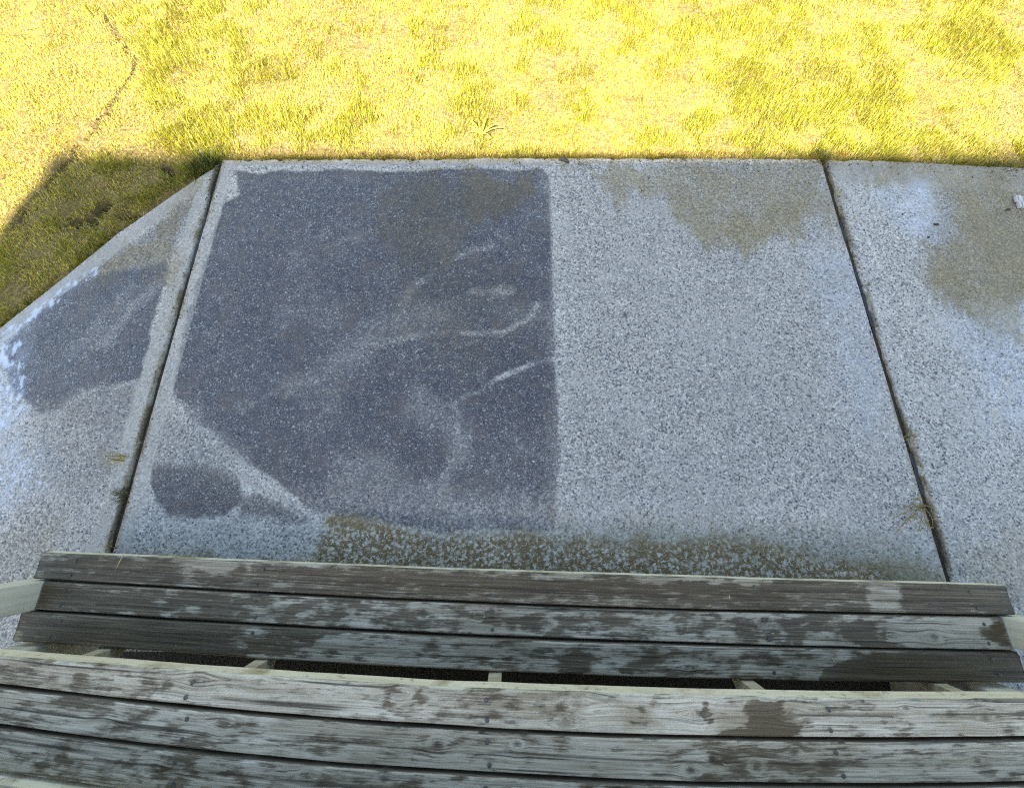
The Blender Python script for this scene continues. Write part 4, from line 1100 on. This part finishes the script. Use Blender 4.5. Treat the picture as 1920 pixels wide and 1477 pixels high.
leafy('dandelion_plant', -0.165, 1.885, -0.028, [(a, random.uniform(0.06, 0.12), random.uniform(0.008, 0.014), random.uniform(0.016, 0.030)) for a in (0.2, 0.55, 1.3, 1.8, 2.25, 2.7, 3.1, 5.6)],
      'spreading dandelion rosette in the lawn above the grimy slab', 'weed', (0.40, 0.38, 0.08))

# dry sprawling weed lying over the right joint
root = empty('dry_weed', (1.572, -0.015, 0.002))
tag(root, 'dry brown branching weed sprawling over the joint near the steps', 'weed')
def stem(parent, name, pts, r, mat):
    bm = bmesh.new(); prev = None
    for i, p in enumerate(pts):
        a = Vector(pts[min(i + 1, len(pts) - 1)]) - Vector(pts[max(i - 1, 0)])
        a.normalize()
        u = a.cross(Vector((0, 0, 1)));  u = u.normalized() if u.length > 1e-4 else Vector((1, 0, 0))
        v = a.cross(u)
        rr = r * (1 - 0.55 * i / (len(pts) - 1))
        ring = [bm.verts.new(Vector(p) + u * rr * math.cos(t) + v * rr * math.sin(t)) for t in (0, 1.571, 3.1416, 4.712)]
        if prev:
            for k in range(4):
                bm.faces.new((prev[k], prev[(k + 1) % 4], ring[(k + 1) % 4], ring[k]))
        else:
            bm.faces.new(ring[::-1])
        prev = ring
    bm.faces.new(prev)
    return bm_obj(name, bm, mat, parent, True)
M_DRYW = mat_simple('dry_weed_stem', (0.17, 0.12, 0.045), (0.40, 0.31, 0.13), 150, 0.8, 0.2)
for (ex, ey, kz) in ((-0.115, -0.040, .014), (-0.100, -0.075, .012), (-0.085, -0.012, .016), (-0.055, -0.095, .012), (-0.015, -0.11, .010), (0.012, -0.075, .012), (0.03, -0.03, .010), (-0.135, -0.105, .006), (-0.03, 0.03, .012)):
    pts = []
    for i in range(6):
        t = i / 5
        pts.append((ex * t + random.uniform(-.006, .006), ey * t + random.uniform(-.006, .006) + 0.012 * math.sin(3 * t), 0.004 + kz * math.sin(t * 2.6) + 0.002))
    stem(root, 'stem', pts, 0.0024, M_DRYW)
    for q_ in range(3):
        i = random.randint(2, 5); p = pts[i]; a = random.uniform(0, 6.28); l = random.uniform(.010, .022)
        stem(root, 'twig', [p, (p[0] + l * .5 * math.cos(a), p[1] + l * .5 * math.sin(a), p[2] + .003), (p[0] + l * math.cos(a), p[1] + l * math.sin(a), p[2])], 0.0022, M_DRYW)

# ---------------------------------------------------------------- small loose things
def pebble(x, y, r, sx, rot, label):
    bm = bmesh.new()
    bmesh.ops.create_icosphere(bm, subdivisions=2, radius=r)
    for v in bm.verts:
        v.co *= random.uniform(0.86, 1.1)
        v.co.x *= sx; v.co.z *= 0.55
    o = bm_obj('pebble', bm, M_PEB, None, True)
    o.location = (x, y, r * 0.42); o.rotation_euler = (0, 0, rot)
    tag(o, label, 'pebble', 'dark pebbles on the patio')
pebble(2.055, 1.289, 0.0075, 1.8, -0.2, 'oval dark pebble at the edge of the olive algae patch')
pebble(1.994, 1.216, 0.006, 1.0, 0, 'round dark pebble just below the oval one on the right slab')
pebble(2.436, 1.377, 0.007, 1.6, 0.2, 'dark pebble lying beside the white ribbed plastic clip')

bm = bmesh.new()
bmesh.ops.create_icosphere(bm, subdivisions=3, radius=0.012)
for v in bm.verts:
    t = v.co.x / 0.012
    v.co.x *= 2.6; v.co.z *= 0.7; v.co.y *= (1 - 0.35 * t); v.co.y += 0.004 * math.sin(t * 2)
o = bm_obj('slug', bm, M_PEB, None, True)
o.location = (0.268, 1.683, 0.007); o.rotation_euler = (0, 0, -0.75)
tag(o, 'dark slug shaped lump on the lawn edge above the pale slab half', 'lump')

clip = empty('plastic_clip', (2.53, 1.408, 0.002))
clip.rotation_euler = (0, 0, -0.12)
tag(clip, 'small white ribbed plastic clip on the olive stained slab', 'plastic clip')
bmx = bmesh.new(); box_bm(bmx, -0.055, 0.07, 0.0, 0.034, 0.004, 0.016, 0.003)
bm_obj('bar', bmx, M_WHITE, clip)
for k in range(7):
    bmx = bmesh.new(); box_bm(bmx, -0.045 + k * 0.016, -0.035 + k * 0.016, -0.030, -0.0005, 0.0, 0.013, 0.002)
    bm_obj('tooth', bmx, M_WHITE, clip)
for k in range(5):
    bmx = bmesh.new(); box_bm(bmx, -0.050 + k * 0.025, -0.040 + k * 0.025, 0.003, 0.031, 0.0165, 0.022, 0.002)
    bm_obj('ridge', bmx, M_WHITE, clip)

# dry grass blades blown onto the planks
bmx = bmesh.new()
SEGS = []
for (x, y, a, L, z) in (-1.255, -0.181, 1.25, 0.06, Z1), (0.679, -0.285, 1.6, 0.022, Z1), (0.612, -0.308, 0.1, 0.02, Z1), (0.311, -0.37, 0.9, 0.016, Z1), (0.538, -0.366, 1.4, 0.016, Z1), (0.964, -0.456, 2.0, 0.026, Z1), (0.795, -0.383, 0.2, 0.015, Z1), (0.236, -0.364, 2.6, 0.016, Z1), (-0.834, -0.206, 0.05, 0.02, Z1), (1.102, -0.526, 2.2, 0.02, Z2), (0.504, -0.595, 2.8, 0.014, Z2), (1.065, -0.594, 0.4, 0.008, Z2):
    dx, dy = math.cos(a) * L / 2, math.sin(a) * L / 2
    px, py = -math.sin(a) * 0.0013, math.cos(a) * 0.0013
    vs_ = [bmx.verts.new(p) for p in ((x - dx, y - dy, z + 0.002), (x + px, y + py, z + 0.005), (x + dx, y + dy, z + 0.003), (x - px, y - py, z + 0.005), (x, y, z + 0.0015))]
    bmx.faces.new((vs_[0], vs_[3], vs_[2], vs_[1]))
    bmx.faces.new((vs_[0], vs_[4], vs_[3])); bmx.faces.new((vs_[4], vs_[2], vs_[3])); bmx.faces.new((vs_[0], vs_[1], vs_[4])); bmx.faces.new((vs_[1], vs_[2], vs_[4]))
o = bm_obj('dry_grass_clippings', bmx, M_STRAW)
tag(o, 'stray dry grass clippings lying on the wooden steps', 'clippings', kind='stuff')

# grit, crumbs of soil and leaf bits washed along the edges and joints of the patio
def build_grit():
    n = 900
    u = rng.uniform(0, 1, n)
    x = rng.uniform(-2.3, 2.9, n); y = rng.uniform(-0.2, 1.66, n)
    e = u < 0.40
    y = np.where(e, lawn_edge_y(x) - np.abs(rng.normal(0, 0.05, n)) - 0.008, y)
    j = (u >= 0.40) & (u < 0.75)
    x = np.where(j, np.where(rng.uniform(0, 1, n) < 0.5, JL, JR) + rng.normal(0, 0.022, n), x)
    ok = (x > diag_x(y) + 0.01)
    x, y = x[ok], y[ok]; n = len(x)
    r = rng.uniform(0.0012, 0.0036, n); a = rng.uniform(0, 6.28, n); st = rng.uniform(1.0, 2.6, n)
    V = []; T = []
    base = np.array([(1, 0, 0), (-0.5, 0.8, 0), (-0.5, -0.8, 0), (0, 0, 1.0), (0.2, 0.1, -0.4)])
    for i in range(n):
        c, s_ = math.cos(a[i]), math.sin(a[i])
        b = len(V)
        for p in base:
            px, py = p[0] * r[i] * st[i], p[1] * r[i]
            V.append((x[i] + px * c - py * s_, y[i] + px * s_ + py * c, 0.0015 + p[2] * r[i]))
        T += [(b, b + 1, b + 3), (b + 1, b + 2, b + 3), (b + 2, b, b + 3), (b + 1, b, b + 4), (b + 2, b + 1, b + 4), (b, b + 2, b + 4)]
    me = mesh_from('grit', V, None, T)
    pal = np.array([(0.03, 0.025, 0.018), (0.10, 0.07, 0.03), (0.30, 0.22, 0.10), (0.06, 0.05, 0.04)])
    cattr(me, 'col', np.repeat(pal[rng.integers(0, 4, n)], 5, axis=0))
    o = link('grit', me, M_GRASS)
    tag(o, 'crumbs of soil and leaf bits scattered along the slab edges', 'grit', kind='stuff')
build_grit()
